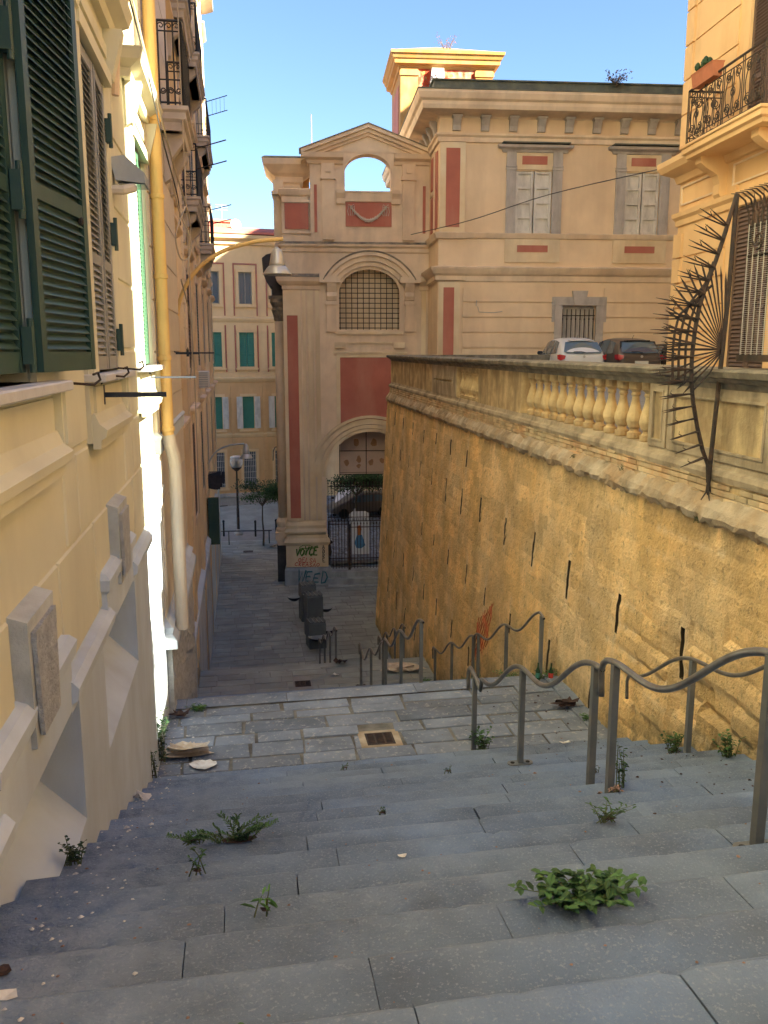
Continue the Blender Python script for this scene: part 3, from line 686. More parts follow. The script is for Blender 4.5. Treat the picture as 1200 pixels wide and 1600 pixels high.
for i, (a, b2, c, d) in enumerate(WIN):
    f0, f1 = ((2.98, 5.18), (6.15, 7.92), (9.18, 10.88))[i]
    m = lb()
    m.wall(f0, f1, -.62, 2.55, [(a, b2, c, d)], y=-.035, dep=.04); m.box(f0, f0 + .001, -.035, 0, -.62, 2.55); m.box(f1 - .001, f1, -.035, 0, -.62, 2.55)
    m.box(f0 + .14, f1 - .3, -.055, -.035, -.50, -.24)
    m.sweep([(f0 + .02, -.035), (f1 - .25, -.035)], [(0, -.66), (.05, -.66), (.055, -.60), (.09, -.58), (.10, -.53), (.05, -.49), (.02, -.42), (0, -.42)])
    m.box(f1 - .24, f1 - .03, -.085, -.035, -.52, -.18); m.box(f1 - .20, f1 - .07, -.10, -.085, -.5, -.2)
    m.box(f0 + .03, f0 + .24, -.07, -.035, -.18, 2.4)
    for (q0, q1, zz, oo) in ((a - .12, b2 + .12, 2.1, .03), (a - .22, b2 + .22, 2.32, .0)): m.box(q0, q1, -.06 - oo, -.03, zz, zz + .1)
    m.sweep([(a - .35, 0), (a - .35, -.035), (b2 + .35, -.035), (b2 + .35, 0)], [(0, 2.55), (.06, 2.55), (.08, 2.62), (.17, 2.68), (.20, 2.78), (0, 2.82)])
    for q in (a - .27, b2 + .13): m.prism([(-.035, 2.15), (-.09, 2.18), (-.16, 2.42), (-.19, 2.55), (-.035, 2.55)], q, q + .14, 'x')
    fr = m.build('window_surround', 'wall_cream', A1)
    m = lb(); m.cbox(a - .3, b2 + (.33 if i == 0 else .18), -.15, .2, c - .055, c, .008); m.build('sill', 'marble', fr)
    m = lb(); m.box(a, b2, .15, .16, c, d); m.build('pane', 'glass_dark', fr)
# shutters
def shut(parent_win, mname, x, y, z, w_, h, ang, n=38, mids=(.36,), solid=.0):
    m = lb(); put(m, leaf, TR(x, y, z, ang), w_, h, n, mids=mids, sh=solid); return m.build('shutter', mname, parent_win)
wins = [o for o in kids(A1) if o.name.startswith('window_surround')]
wins.sort(key=lambda o: o.name)
s1 = shut(wins[0], 'shutter_green', 4.54, -.075, -.10, .84, 2.45, -8, n=56, mids=(.355,), solid=1)
s2 = shut(wins[0], 'shutter_green', 3.98, .04, -.10, .56, 2.45, -3, n=56, mids=(.355,), solid=1)
shut(wins[0], 'shutter_green', 3.45, .04, -.12, .5, 2.2, 3, n=50, solid=1)
shut(wins[1], 'shutter_grey', 6.44, -.02, -.13, .585, 2.2, -1, n=50, mids=(.36,), solid=1)
shut(wins[1], 'shutter_grey', 7.04, -.035, -.13, .585, 2.2, 2, n=50, mids=(.36,), solid=1)
shut(wins[2], 'shutter_pale', 9.44, .0, -.13, .58, 2.2, -2, n=50, mids=(.36,))
shut(wins[2], 'shutter_pale', 10.05, .02, -.13, .56, 2.2, 0, n=50, mids=(.36,))
m = lb()
for (x, y, z) in ((4.50, -.03, 1.45), (4.50, -.03, .75), (4.50, -.03, .03), (7.66, -.05, 1.75), (7.66, -.05, .95), (7.66, -.05, .1)):
    m = lb(); m.box(x - .02, x + .05, y - .03, y + .02, z - .09, z + .09); m.lathe([(.016, 0), (.016, .26)], x, y - .02, 8, z - .13); m.build('hinge', 'shutter_green', A1)
m = lb(); m.lathe([(.004, 0), (.02, .004), (.024, .02), (.012, .03)], 0, 0, 8); m.v = [(5.27 + x, -.175 - z, .72 + y) for x, y, z in m.v]; m.build('knob', 'iron', s1)
# shutter hooks
for (x, z) in ((5.2, -.17), (6.55, -.16), (7.6, -.13)):
    m = lb(); m.tube([(x, 0, z), (x + .05, -.12, z - .01), (x + .12, -.2, z - .02), (x + .17, -.23, z + .01), (x + .16, -.22, z + .05), (x + .11, -.2, z + .04)], .008, 5); m.build('shutter_hook', 'iron', A1)
# brown conduit climbing over the hoods, corbels of the floor above
m = lb(); m.tube([(5.0, -.08, 3.35), (6.2, -.08, 3.05), (7.6, -.09, 2.92), (8.25, -.09, 2.85), (8.35, -.07, 2.6), (8.35, -.04, 2.2)], .035, 8); m.build('conduit', 'ochre_trim', A1)
for q in (6.9, 8.6):
    m = lb(); m.prism([(0, 2.95), (-.1, 3.0), (-.2, 3.25), (-.42, 3.35), (-.42, 3.6), (0, 3.6)], q, q + .2, 'x'); m.build('corbel', 'ochre_trim', A1)
m = lb(); m.box(5.5, 8.95, -.5, 0, 3.6, 3.75); m.sweep([(5.5, 0), (5.5, -.5), (8.95, -.5), (8.95, 0)], [(-.04, 3.6), (.03, 3.62), (.05, 3.72), (.05, 3.78), (-.04, 3.78)]); m.build('balcony_slab', 'ochre_trim', A1)
# end pilaster carrying the drainpipe, with its own moulded base and rough stone foot
m = lb(); m.box(10.64, 15.0, -.05, 0, -3.35, 17.4)
for z in [-3.0 + .6 * i for i in range(33)]: m.box(10.69, 14.95, -.066, -.05, z + .012, z + .588)
m.build('pilaster', 'pipe_beige', A1)
m = lb(); m.sweep([(10.64, 0), (10.64, -.05), (15.0, -.05), (15.0, 0)], [(0, -1.25), (.03, -1.2), (.03, -1.05), (.05, -1.0), (0, -.95)])
m.sweep([(10.62, 0), (10.62, -.05), (15.0, -.05), (15.0, 0)], [(0, -3.62), (.13, -3.62), (.13, -3.52), (.07, -3.44), (.09, -3.36), (.02, -3.3), (0, -3.25)]); m.build('pilaster_base', 'plinth_grey', A1)
m = lb(); ny2 = 40; nz2 = 60; vs = []
for k in range(nz2 + 1):
    for i in range(ny2 + 1):
        s_ = 10.63 + 4.5 * i / ny2; z = -3.62 - 4.6 * k / nz2; d = -.10 - .03 * noise.noise(Vector((s_ * 9, z * 9, 2))) - .02 * noise.noise(Vector((s_ * 21, z * 21, 2)))
        vs.append((s_, d, z))
m.add(vs, [(k * (ny2 + 1) + i, k * (ny2 + 1) + i + 1, (k + 1) * (ny2 + 1) + i + 1, (k + 1) * (ny2 + 1) + i) for k in range(nz2) for i in range(ny2)])
m.box(10.63, 10.64, -.1, 0, -8, -3.62); m.box(15.12, 15.13, -.1, .3, -8, -3.62)
m.build('rough_foot', 'rough_stone', A1)
m = lb(); vs = []
for k in range(21):
    for i in range(61):
        s_ = -2 + 12.93 * i / 60; zg = (gz(s_ * KL) + .9 * 0) / KL; z = zg + .28 - .5 * k / 20 * 1.0; vs.append((s_, -.045 - .02 * noise.noise(Vector((s_ * 8, z * 9, 1))) - .02 * k / 20, z))
m.build('x', 'rough_stone', A1) if False else None
# drainpipe with collars
pp = empty('drainpipe', 'tall orange yellow drainpipe on the corner of the cream building, beige below its elbow', 'drainpipe', (-1.2, 0, 0), 90)
m = lb(); m.tube([(10.85, -.15, 17), (10.85, -.15, -1.02)], .072, 14); m.build('upper_pipe', 'pipe_yellow', pp)
m = lb(); m.tube([(10.85, -.15, -1.0), (10.85, -.165, -1.1), (10.9, -.20, -1.25), (10.95, -.21, -1.4), (10.95, -.21, -3.5)], .082, 14); m.build('lower_pipe', 'pipe_beige', pp)
for z in (3.9, 2.6, 1.75, .85, -.1, -.95):
    m = lb(); m.lathe([(.074, 0), (.084, .005), (.084, .05), (.074, .055)], 10.85, -.15, 14, z); m.box(10.83, 10.87, -.15, -.04, z + .01, z + .04); m.build('collar', 'pipe_yellow', pp)
# laundry bars standing out of the wall
for i, (s_, z, L_, r_, lab) in enumerate(((6.65, -.31, .50, .018, 'thick flat iron bar jutting from the cream wall below the second window'), (10.1, -.28, .55, .010, 'thin iron bar jutting from the sunlit strip of wall beside the yellow drainpipe'),
        (13.9, -.02, .42, .018, 'dark iron bar jutting from the wall past the yellow drainpipe'), (17.6, -.02, .55, .014, 'distant iron bar jutting out above the air conditioner'))):
    t = empty('laundry_bar', lab, 'bar', (-1.2, 0, 0), 90, 'iron bars jutting from the left facade')
    m = lb(); m.box(s_ - r_ * .4, s_ + r_ * .4, -L_, 0, z - r_, z + r_); m.build('bar', 'iron_blue', t)
    m = lb(); m.box(s_ - .02, s_ + .02, -.06, -.013, z - .07, z + .07); m.tube([(s_, -.02, z + .07), (s_, -.05, z + .09), (s_, -.03, z + .1)], .008, 5); m.build('bracket', 'iron_blue', t)
# floodlight on its arm
fl = empty('floodlight', 'grey green floodlight on a short arm beside the pale green shutter', 'floodlight', (-1.2, 0, 0), 90)
m = lb(); m.tube([(7.85, 0, 1.33), (7.85, -.12, 1.33), (7.95, -.2, 1.37)], .04, 8); m.build('arm', 'pipe_beige', fl)
m = lb(); m.prism([(-.30, 1.40), (-.06, 1.42), (-.02, 1.6), (-.14, 1.62), (-.30, 1.48)], 7.9, 8.22, 'x'); m.build('housing', 'stone_grey', fl)
m = lb(); m.box(7.93, 8.19, -.29, -.08, 1.395, 1.402); m.build('lens', 'glass_dark', fl)
# cables
def cable(name, pts, r_, mname, lab, K_=KL):
    P = [Vector(p) for p in pts]; out = []
    for i in range(len(P) - 1):
        p0 = P[max(0, i - 1)]; p1 = P[i]; p2 = P[i + 1]; p3 = P[min(len(P) - 1, i + 2)]
        for k in range(6):
            t = k / 6; out.append(.5 * ((2 * p1) + (p2 - p0) * t + (2 * p0 - 5 * p1 + 4 * p2 - p3) * t * t + (3 * p1 - p0 - 3 * p2 + p3) * t ** 3))
    out.append(P[-1]); m = MB(K_); m.tube(out, r_, 5); o = m.build(name, mname); return tag(o, lab, 'cable')
L2 = lambda s_, o_, z: (-1.05 + o_, s_, z)
cable('cable', [L2(7.6, .12, 3.4), L2(9.2, .2, 2.9), L2(10.6, .26, 2.35), L2(12.2, .3, 2.0), L2(12.6, .3, 1.7)], .008, 'cable_dark', 'dark cable sagging from the upper left past the drainpipe')
cable('cable', [L2(8.2, .1, 3.6), L2(10.0, .2, 2.9), L2(11.4, .3, 2.3), L2(12.4, .36, 2.05), L2(13.0, .38, 1.9)], .011, 'cable', 'pale cable running down across the yellow drainpipe to the wire loops')
cable('cable', [L2(11.6, .27, 2.1), L2(12.0, .34, 1.75), L2(12.2, .44, 1.5), L2(12.2, .42, 1.25), L2(12.0, .32, 1.2), L2(11.8, .28, 1.45), L2(12.0, .36, 1.75), L2(12.4, .4, 1.9), L2(12.8, .42, 1.6), L2(12.6, .36, 1.05)], .011, 'cable', 'looped coil of pale cable hanging beside the yellow drainpipe')
cable('cable', [L2(12.9, .36, 6.0), L2(12.92, .36, 3.4), L2(12.9, .37, 1.9), L2(12.9, .38, .2), L2(13.4, .3, -.4)], .009, 'cable', 'thin pale cable hanging straight down in front of the balconies')
cable('cable', [L2(12.2, .3, .95), L2(13.8, .3, .6), L2(15.5, .25, .1), L2(16.2, .22, -1.0), L2(16.4, .2, -3.0)], .010, 'cable', 'pale cable draped along the shaded facade under the balconies')
# ------------------------------------------------------------------ second building on the left with the balconies
A2 = empty('apartment_building', 'tall shaded apartment building with iron balconies beyond the yellow drainpipe', 'building', (-1.40, 0, 0), 90)
W2 = []
for s_ in (16.2, 20.9, 25.3, 29.6, 34.0, 38.4): W2 += [(s_, s_ + 1.3, z, z + 2.3) for z in (-4.0, -.4, 3.3, 6.7, 10.2)]
m = lb(); m.wall(15.1, 41, -11, 14.5, W2, dep=.2); m.box(15.2, 41, .4, 12, -11, 14.5); m.face([(41, 0, -11), (41, .4, -11), (41, .4, 14.5), (41, 0, 14.5)]); m.build('wall', 'ochre_light', A2)
m = lb()
for (a, b2, c, d) in W2:
    m.wall(a - .2, b2 + .2, c - .1, d + .25, [(a, b2, c, d)], y=-.06, dep=.07); m.box(a - .2, a - .199, -.06, 0, c - .1, d + .25)
    m.sweep([(a - .3, 0), (a - .3, -.06), (b2 + .3, -.06), (b2 + .3, 0)], [(0, d + .25), (.05, d + .27), (.14, d + .36), (.14, d + .42), (0, d + .45)])
for z in (2.9, 6.3, 9.8): m.sweep([(15.1, 0), (41, 0)], [(0, z), (.06, z), (.1, z + .12), (.04, z + .2), (0, z + .2)])
m.sweep([(15.1, 0), (41, 0), (41, 1)], [(0, 14.2), (.2, 14.3), (.5, 14.5), (.5, 14.75), (0, 14.8)])
m.build('facade_moulding', 'ochre_trim', A2)
for k, s_ in enumerate((18.9, 23.6, 27.9, 32.3, 36.7)):
    m = lb(); m.box(s_, s_ + .9, -.07, 0, -11, 14)
    for z in [-7 + .5 * i for i in range(42)]: m.box(s_ + .02, s_ + .88, -.09, -.07, z + .012, z + .488)
    m.build('pilaster', 'ochre_light', A2)
m = lb(); m.sweep([(15.1, 0), (41, 0)], [(0, -11), (.07, -11), (.07, -6.2), (.12, -6.1), (.12, -5.95), (0, -5.85)]); m.build('plinth', 'plinth_grey', A2)
mats2 = ['shutter_green', 'shutter_brown', 'shutter_green', 'shutter_grey', 'shutter_green', 'shutter_brown']
for k, (a, b2, c, d) in enumerate(W2):
    if k % 5 > 3: continue
    m = lb(); put(m, leaf, TR(a + .02, -.02, c + .02, 0), .62, d - c - .04, 26, sh=1); put(m, leaf, TR(a + .66, -.02, c + .02, 0), .62, d - c - .04, 26, sh=1)
    m.build('shutter', mats2[(k // 5) % 6], A2)
def scroll(m, cx, cy, cz, r_, ax, turns=1.4, th=.009, flip=1, a0=0):
    pts = []
    for i in range(int(14 * turns) + 1):
        a = a0 + flip * 2 * math.pi * i / 14; rr = r_ * (1 - .72 * i / (14 * turns))
        pts.append((cx + (rr * math.cos(a) if ax == 'x' else 0), cy + (rr * math.cos(a) if ax == 'y' else 0), cz + rr * math.sin(a)))
    m.tube(pts, th, 4, False)
def iron_panel(m, p, q, z0, z1, nb, th=.011, ornate=True):
    """railing between plan points p and q"""
    p = Vector((*p, 0)); q = Vector((*q, 0)); L_ = (q - p).length
    for z, w_ in ((z1, .018), (z1 - .13, .010), (z0 + .05, .013), (z0 + .34, .010)): m.tube([p + Vector((0, 0, z)), q + Vector((0, 0, z))], w_, 4)
    for i in range(nb + 1):
        a = p.lerp(q, i / nb); m.tube([a + Vector((0, 0, z0)), a + Vector((0, 0, z1))], th if 0 < i < nb else .018, 4)
    if ornate:
        ax = 'x' if abs((q - p).x) > abs((q - p).y) else 'y'
        for i in range(nb):
            a = p.lerp(q, (i + .5) / nb); r_ = L_ / nb * .42
            scroll(m, a.x, a.y, z1 - .065, min(.05, r_), ax, 1.0, .007); scroll(m, a.x, a.y, z0 + .2, min(.1, r_), ax, 1.6, .008, flip=1 if i % 2 else -1)
BL = [('balcony', 12.9, 14.7, 3.3, .34, 'nearest iron balcony, directly behind the yellow drainpipe', A1, True), ('balcony', 17.6, 20.3, 6.35, .40, 'stone balcony slab cut by the top edge of the picture', A2, False),
      ('balcony', 22.6, 26.0, 7.0, .42, 'upper iron balcony whose open end shows against the blue sky', A2, True), ('balcony', 29.0, 33.0, 6.6, .42, 'farthest upper balcony with laundry rods reaching into the sky', A2, False),
      ('balcony', 20.0, 23.0, 3.3, .42, 'lower middle balcony behind the coiled cable', A2, True), ('balcony', 28.3, 31.4, 3.3, .45, 'farthest lower balcony above the curved yellow lamp arm', A2, False)]
for (nm, a, b2, z, o_, lab, par, rich) in BL:
    t = empty(nm, lab, 'balcony', (-1.2 if par is A1 else -1.40, 0, 0), 90, 'balconies on the left facade')
    y0 = -.07 if par is A1 else -.02
    m = lb(); m.sweep([(a, y0), (a, y0 - o_), (b2, y0 - o_), (b2, y0)], [(-.3, z - .30), (-.06, z - .30), (-.04, z - .2), (0, z - .16), (.0, z - .08), (.04, z - .05), (.04, z), (-.3, z)])
    m.box(a + .1, b2 - .1, y0 - o_ + .1, y0, z - .3, z - .01); m.build('slab', 'grey_trim', t)
    m = lb()
    for q in (a + .25, b2 - .45): m = lb(); m.prism([(y0, z - .95), (y0 - .08, z - .9), (y0 - .12, z - .62), (y0 - o_ * .8, z - .42), (y0 - o_ * .8, z - .3), (y0, z - .3)], q, q + .2, 'x'); m.build('bracket', 'grey_trim', t)
    m = lb(); e = .03
    iron_panel(m, (a + e, y0), (a + e, y0 - o_ + e), z, z + 1.08, 3, ornate=rich); iron_panel(m, (a + e, y0 - o_ + e), (b2 - e, y0 - o_ + e), z, z + 1.08, int((b2 - a) / .13), ornate=rich); iron_panel(m, (b2 - e, y0 - o_ + e), (b2 - e, y0), z, z + 1.08, 3, ornate=rich)
    m.build('railing', 'iron_blue', t)
    if a in (29.0, 20.0, 28.3):
        m = lb(); zz = z + 1.0
        for (sv, zq) in ((a + .05, zz), (a + .05, zz - .42)):
            m.tube([(sv, y0 - o_, zq), (sv - .3, y0 - o_ - .62, zq + .12)], .014, 5)
        if a == 29.0:
            for q in (.25, .45, .65, .85): m.tube([(a + .05 - .3 * q, y0 - o_ - .62 * q, zz + .12 * q), (a + .05 - .3 * q, y0 - o_ - .62 * q, zz - .42 + .12 * q)], .004, 4)
        m.build('laundry_rod', 'iron', t)
# wall lamps on curved arms
def walllamp(s_, pts, r_, sx, sz, sr, lab, m1, collars=()):
    t = empty('wall_lamp', lab, 'lamp', group='bell lamps on curved arms along the left facade')
    P = [Vector((x, s_, z)) for x, z in pts]; out = []
    for i in range(len(P) - 1):
        p0 = P[max(0, i - 1)]; p1 = P[i]; p2 = P[i + 1]; p3 = P[min(len(P) - 1, i + 2)]
        for k in range(6):
            u = k / 6; out.append(.5 * ((2 * p1) + (p2 - p0) * u + (2 * p0 - 5 * p1 + 4 * p2 - p3) * u * u + (3 * p1 - p0 - 3 * p2 + p3) * u ** 3))
    out.append(P[-1]); m = lb(); m.tube(out, r_, 10); m.build('arm', m1, t)
    for (x, z) in collars: m = lb(); m.box(x - .15, x + .05, s_ - .04, s_ + .04, z, z + .05); m.build('collar', m1, t)
    m = lb(); m.lathe([(.02, .12), (.045, .10), (sr * .34, .06), (sr * .42, 0), (sr * .52, -.16), (sr * .58, -.24)], sx, s_, 20, sz); m.build('housing', 'lamp_metal', t, smooth=True)
    m = lb(); m.lathe([(sr * .58, -.225), (sr * .75, -.27), (sr, -.37), (sr * 1.01, -.385), (sr * .96, -.38), (sr * .6, -.26)], sx, s_, 20, sz); m.build('lamp_shade', 'lamp_metal', t, smooth=True)
    return t
walllamp(17, [(-1.17, -1.35), (-1.18, -.6), (-1.17, .3), (-1.08, .95), (-.78, 1.47), (-.3, 1.83), (.3, 2.02), (.86, 2.09)], .038, .74, 1.82, .27, 'nearer street lamp bell on a long curved yellow arm, against the arched gatehouse', 'pipe_yellow', ((-1.17, -.05), (-1.17, -.9)))
walllamp(30, [(-1.30, -5.1), (-1.32, -4.4), (-1.22, -3.85), (-.95, -3.4), (-.5, -3.16), (.05, -3.10)], .03, .1, -3.22, .22, 'farther small grey street lamp on a curved arm above the laundry', 'lamp_metal')
# things hanging on the far end of the facade
ac = empty('air_conditioner', 'small white air conditioner unit high on the far left facade', 'air conditioner', (-1.40, 0, 0), 90)
m = lb(); m.cbox(24.4, 25.1, -.36, -.04, -.98, -.52, .02); m.build('casing', 'ac_white', ac)
m = lb(); [m.box(24.39, 24.395, -.33, -.08, -.94 + .06 * i, -.91 + .06 * i) for i in range(7)]; m.build('grille', 'stone_grey', ac)
gs = empty('open_shutter', 'dark green solid shutter leaf standing out from the far left facade above the street', 'shutter', (-1.40, 0, 0), 90)
m = lb(); m.box(27.9, 27.96, -.40, -.02, -6.15, -4.6); m.build('leaf', 'shutter_green', gs)
m = lb(); [m.box(27.89, 27.9, -.37 + .17 * q, -.23 + .17 * q, z, z + .6) for q in (0, 1) for z in (-6.05, -5.4)]; m.build('panel', 'shutter_green', gs)
ra = empty('laundry_rack', 'laundry rack hung with dark clothes above the green shutter leaf', 'laundry', (-1.40, 0, 0), 90)
m = lb()
for q in range(5): m.tube([(28.0 + .22 * q, -.05, -3.9), (28.0 + .22 * q, -.5, -3.9)], .012, 5)
m.tube([(28.0, -.5, -3.9), (28.9, -.5, -3.9)], .014, 5); m.tube([(28.0, -.05, -3.9), (28.9, -.05, -3.9)], .014, 5); m.build('frame', 'iron_blue', ra)
m = lb()
for q in range(6):
    x = 28.02 + .16 * q; h = rnd.uniform(.3, .75); y_ = -.1 - .07 * q
    m.add([(x, y_ + .12, -3.9), (x + .01, y_ - .16, -3.9), (x + .03, y_ - .14, -3.9 - h), (x + .02, y_ + .1, -3.9 - h * .9), (x + .05, y_ + .12, -3.9), (x + .06, y_ - .16, -3.9), (x + .06, y_ - .14, -3.9 - h), (x + .05, y_ + .1, -3.9 - h * .9)], [(0, 1, 2, 3), (4, 7, 6, 5), (0, 3, 7, 4), (1, 5, 6, 2), (2, 6, 7, 3)])
m.build('clothes', 'clothes', ra)
# ------------------------------------------------------------------ gatehouse with the arch (local x = along its front, -y = towards the steps)
K = 1.24
def kb(): return MB(K)
GA = empty('gatehouse', 'ochre arched gatehouse with dark red panels and open pediment below the steps', 'gatehouse', (1.96, 39.5, 0), -4.5)
CX = 3.1; RI = 1.65; ZS = -4.55
m = kb()
m.wall(0, 5.4, -8.9, 3.35, [(CX - RI, CX + RI, -8.9, ZS + RI, ZS), (1.98, 4.16, .79, 2.9, 2.05)], dep=1.1)
m.face([(0, 0, -8.9), (0, 2.6, -8.9), (0, 2.6, 5.6), (0, 0, 5.6)]); m.box(0, 1.2, 2.6, 2.61, -8.9, 5.6)
m.wall(0, 5.4, 3.35, 4.0, y=0); m.wall(0, 1.0, 4.0, 5.58)
m.box(0, 5.4, .5, 2.5, 3.4, 3.9); m.face([(0, 0, 5.58), (1, 0, 5.58), (1, 1.8, 5.58), (0, 1.8, 5.58)]); m.box(.9, 1.0, .0, 1.6, 4.0, 5.58)
m.face([(1.45, 1.1, ZS - 4.4), (-.2 + 1.3, 1.1, -8.9), (1.1, 1.1, 3.3), (1.45, 1.1, ZS)])
m.wall(1.0, 5.4, 4.0, 6.85, [(2.22, 3.86, 5.5, 6.8, 6.2)], y=0, dep=.55, back=True)
m.box(1.0, 1.01, 0, .55, 4, 6.85); m.box(1.0, 5.4, .0, .55, 6.85, 6.86)
m.build('wall', 'ochre_trim', GA)
m = kb(); m.box(1.9, 4.3, .45, .6, .7, 3.0); m.build('blocked_window', 'ochre_light', GA)
m = kb()
for i in range(11): x = 2.02 + 2.1 * i / 10; m.tube([(x, .08, .79), (x, .08, 2.05 + .85 * math.sqrt(max(0, 1 - ((x - 3.07) / 1.09) ** 2)))], .014, 5)
for i in range(12):
    z = .85 + i * .175; hw = 1.09 if z < 2.05 else 1.09 * math.sqrt(max(0, 1 - ((z - 2.05) / .85) ** 2))
    m.tube([(3.07 - hw, .08, z), (3.07 + hw, .08, z)], .014, 5)
m.build('window_grille', 'iron', GA)
# pilasters and fillets
def fillets(m, xs, z0, z1, o=.05):
    for a, b2, oo in xs: m.box(a, b2, -oo, 0, z0, z1)
m = kb(); fillets(m, [(-.02, .60, .07), (.66, .78, .05), (.84, 1.05, .06), (1.12, 1.28, .045), (4.95, 5.12, .05)], -6.2, 2.15)
m.box(-.02, .60, -.10, -.07, 1.28, 1.45); m.box(-.02, .10, -.095, -.07, -6.1, 1.28); m.box(.5, .6, -.095, -.07, -6.1, 1.28)
m.sweep([(0, 2), (0, 0), (1.4, 0)], [(0, -6.75), (.10, -6.7), (.14, -6.62), (.08, -6.5), (.10, -6.38), (.06, -6.28), (0, -6.2)]); m.build('pilaster', 'ochre_light', GA)
m = kb(); m.box(.11, .49, -.085, -.07, -6.1, 1.28); m.build('red_strip', 'oxide_red', GA)
m = kb(); m.sweep([(0, 2), (0, 0), (1.40, 0), (1.40, .8)], [(0, -7.98), (.09, -7.98), (.09, -7.15), (.13, -7.08), (.16, -7.02), (.13, -6.94), (.07, -6.88), (.05, -6.75), (0, -6.75)]); m.build('pedestal', 'ochre_light', GA)
m = kb(); m.sweep([(0, 2.2), (0, 0), (1.45, 0), (1.45, 1.0)], [(0, -9.0), (.16, -9.0), (.15, -8.1), (.11, -8.0), (0, -7.98)]); m.build('stone_base', 'stone_grey', GA)
m = kb()
for r0, r1, o_ in ((RI + .005, RI + .12, .05), (RI + .14, RI + .27, .07), (RI + .29, RI + .47, .05), (RI + .5, RI + .60, .10)): m.ring(CX, ZS, r0, r1, -o_, 0, n=40)
m.build('archivolt', 'ochre_light', GA)
m = kb(); m.box(2.0, 4.2, -.03, .0, -2.62, -.2); m.build('red_panel', 'oxide_red', GA)
m = kb(); m.box(1.88, 4.32, -.05, 0, -.2, -.08); m.box(1.86, 2.0, -.05, 0, -2.62, -.2); m.box(4.2, 4.34, -.05, 0, -2.62, -.2); m.box(1.75, 4.45, -.08, 0, .0 - .06, .0)
m.box(1.8, 2.2, -.12, 0, .14, .34); m.box(3.95, 4.35, -.12, 0, .14, .34); m.box(2.25, 3.9, -.05, 0, .3, .36); m.box(1.85, 4.3, -.07, 0, .62, .72)
for q in (1.9, 2.05, 4.06, 4.2): m.box(q, q + .07, -.135, -.12, .2, .28)
m.build('panel_frame', 'ochre_light', GA)
# window pilasters, consoles and curved hood
m = kb()
for a in (1.52, 4.36): m.box(a, a + .36, -.10, 0, .72, 1.75); m.box(a + .06, a + .12, -.115, -.10, .8, 1.6); m.box(a + .24, a + .30, -.115, -.10, .8, 1.6); m.box(a - .04, a + .40, -.14, 0, 1.66, 1.80)
m.build('window_pilaster', 'ochre_trim', GA)
for a in (1.55, 4.34):
    m = kb(); m.prism([(0, 1.8), (-.14, 1.82), (-.20, 1.95), (-.14, 2.1), (-.26, 2.3), (-.30, 2.42), (0, 2.42)], a, a + .34, 'x'); m.build('console', 'ochre_trim', GA)
m = kb()
HZ, HR = 1.62, 1.86
hk = .98
for r0, r1, o_ in ((1.34, 1.50, .10), (1.50, 1.68, .20), (1.68, 1.80, .30)): m.ring(3.07, 1.64, r0 / hk, r1 / hk, -o_, 0, 28, 152, k=1.0)
m.box(1.28, 2.02, -.32, 0, 2.42, 2.62); m.box(4.15, 4.9, -.32, 0, 2.42, 2.62); m.build('curved_hood', 'ochre_trim', GA)
m = kb(); m.ring(3.07, 1.64, 1.81 / hk, 1.85 / hk, -.33, 0, 28, 152); m.build('hood_flashing', 'grime_top', GA)
# main cornice, attic string
m = kb()
cp = [(0, 2.15), (.05, 2.2), (.05, 2.32), (.12, 2.36), (.22, 2.46), (.26, 2.60), (.0, 2.66)]
m.sweep([(0, 2.2), (0, 0), (1.30, 0)], cp); m.sweep([(4.88, 0), (5.4, 0)], cp)
m.sweep([(0, 1.8), (0, 0), (5.4, 0)], [(0, 3.45), (.05, 3.5), (.06, 3.62), (.14, 3.68), (.15, 3.74), (0, 3.78)]); m.build('cornice', 'ochre_trim', GA)
m = kb(); m.sweep([(0, 1.8), (0, 0), (5.3, 0)], [(0, 3.785), (.15, 3.745), (.15, 3.75), (0, 3.84)]); m.sweep([(0, 2.2), (0, 0), (1.28, 0)], [(0, 2.665), (.26, 2.605), (.26, 2.612), (0, 2.74)]); m.build('cornice_grime', 'grime_top', GA)
# attic: red corner panel, garland panel, pilasters, pediment
each('attic_red_panel', 'oxide_red', GA, [(.10, .93, -.03, 0, 4.25, 5.12), (1.14, 1.24, -.03, 0, 4.15, 5.75), (4.98, 5.08, -.03, 0, 4.15, 5.75), (2.24, 3.87, -.03, 0, 4.36, 5.18)], K)
m = kb(); m.sweep([(0, 1.5), (0, 0), (1.0, 0)], [(0, 5.35), (.06, 5.4), (.10, 5.5), (.12, 5.58), (0, 5.62)]); m.box(.02, 1.0, -.05, 0, 5.14, 5.24); m.box(.0, 1.0, -.05, 0, 4.1, 4.2)
m.box(2.2, 3.9, -.06, 0, 5.2, 5.5); m.sweep([(2.2, 0), (3.9, 0)], [(0, 5.48), (.08, 5.5), (.08, 5.55), (0, 5.56)]); m.build('parapet', 'ochre_trim', GA)
for a in (1.42, 4.26):
    m = kb()
    m.box(a, a + .42, -.10, 0, 3.9, 5.95)
    for q in (.05, .13, .21, .29): m.box(a + q, a + q + .05, -.12, -.10, 4.0, 5.65)
    m.box(a - .05, a + .47, -.16, 0, 5.92, 6.05); m.box(a - .02, a + .44, -.13, 0, 6.05, 6.45); m.box(a + .12, a + .30, -.16, -.13, 6.15, 6.33); m.build('attic_pilaster', 'ochre_trim', GA)
for a in (1.92, 3.86):
    m = kb(); m.prism([(0, 5.1), (-.10, 5.12), (-.13, 5.3), (-.22, 5.45), (-.24, 5.56), (0, 5.56)], a, a + .3, 'x'); m.build('attic_console', 'ochre_trim', GA)
m = kb()
pp_ = [(0, 6.42), (.06, 6.45), (.10, 6.55), (.24, 6.62), (.28, 6.78), (0, 6.82)]
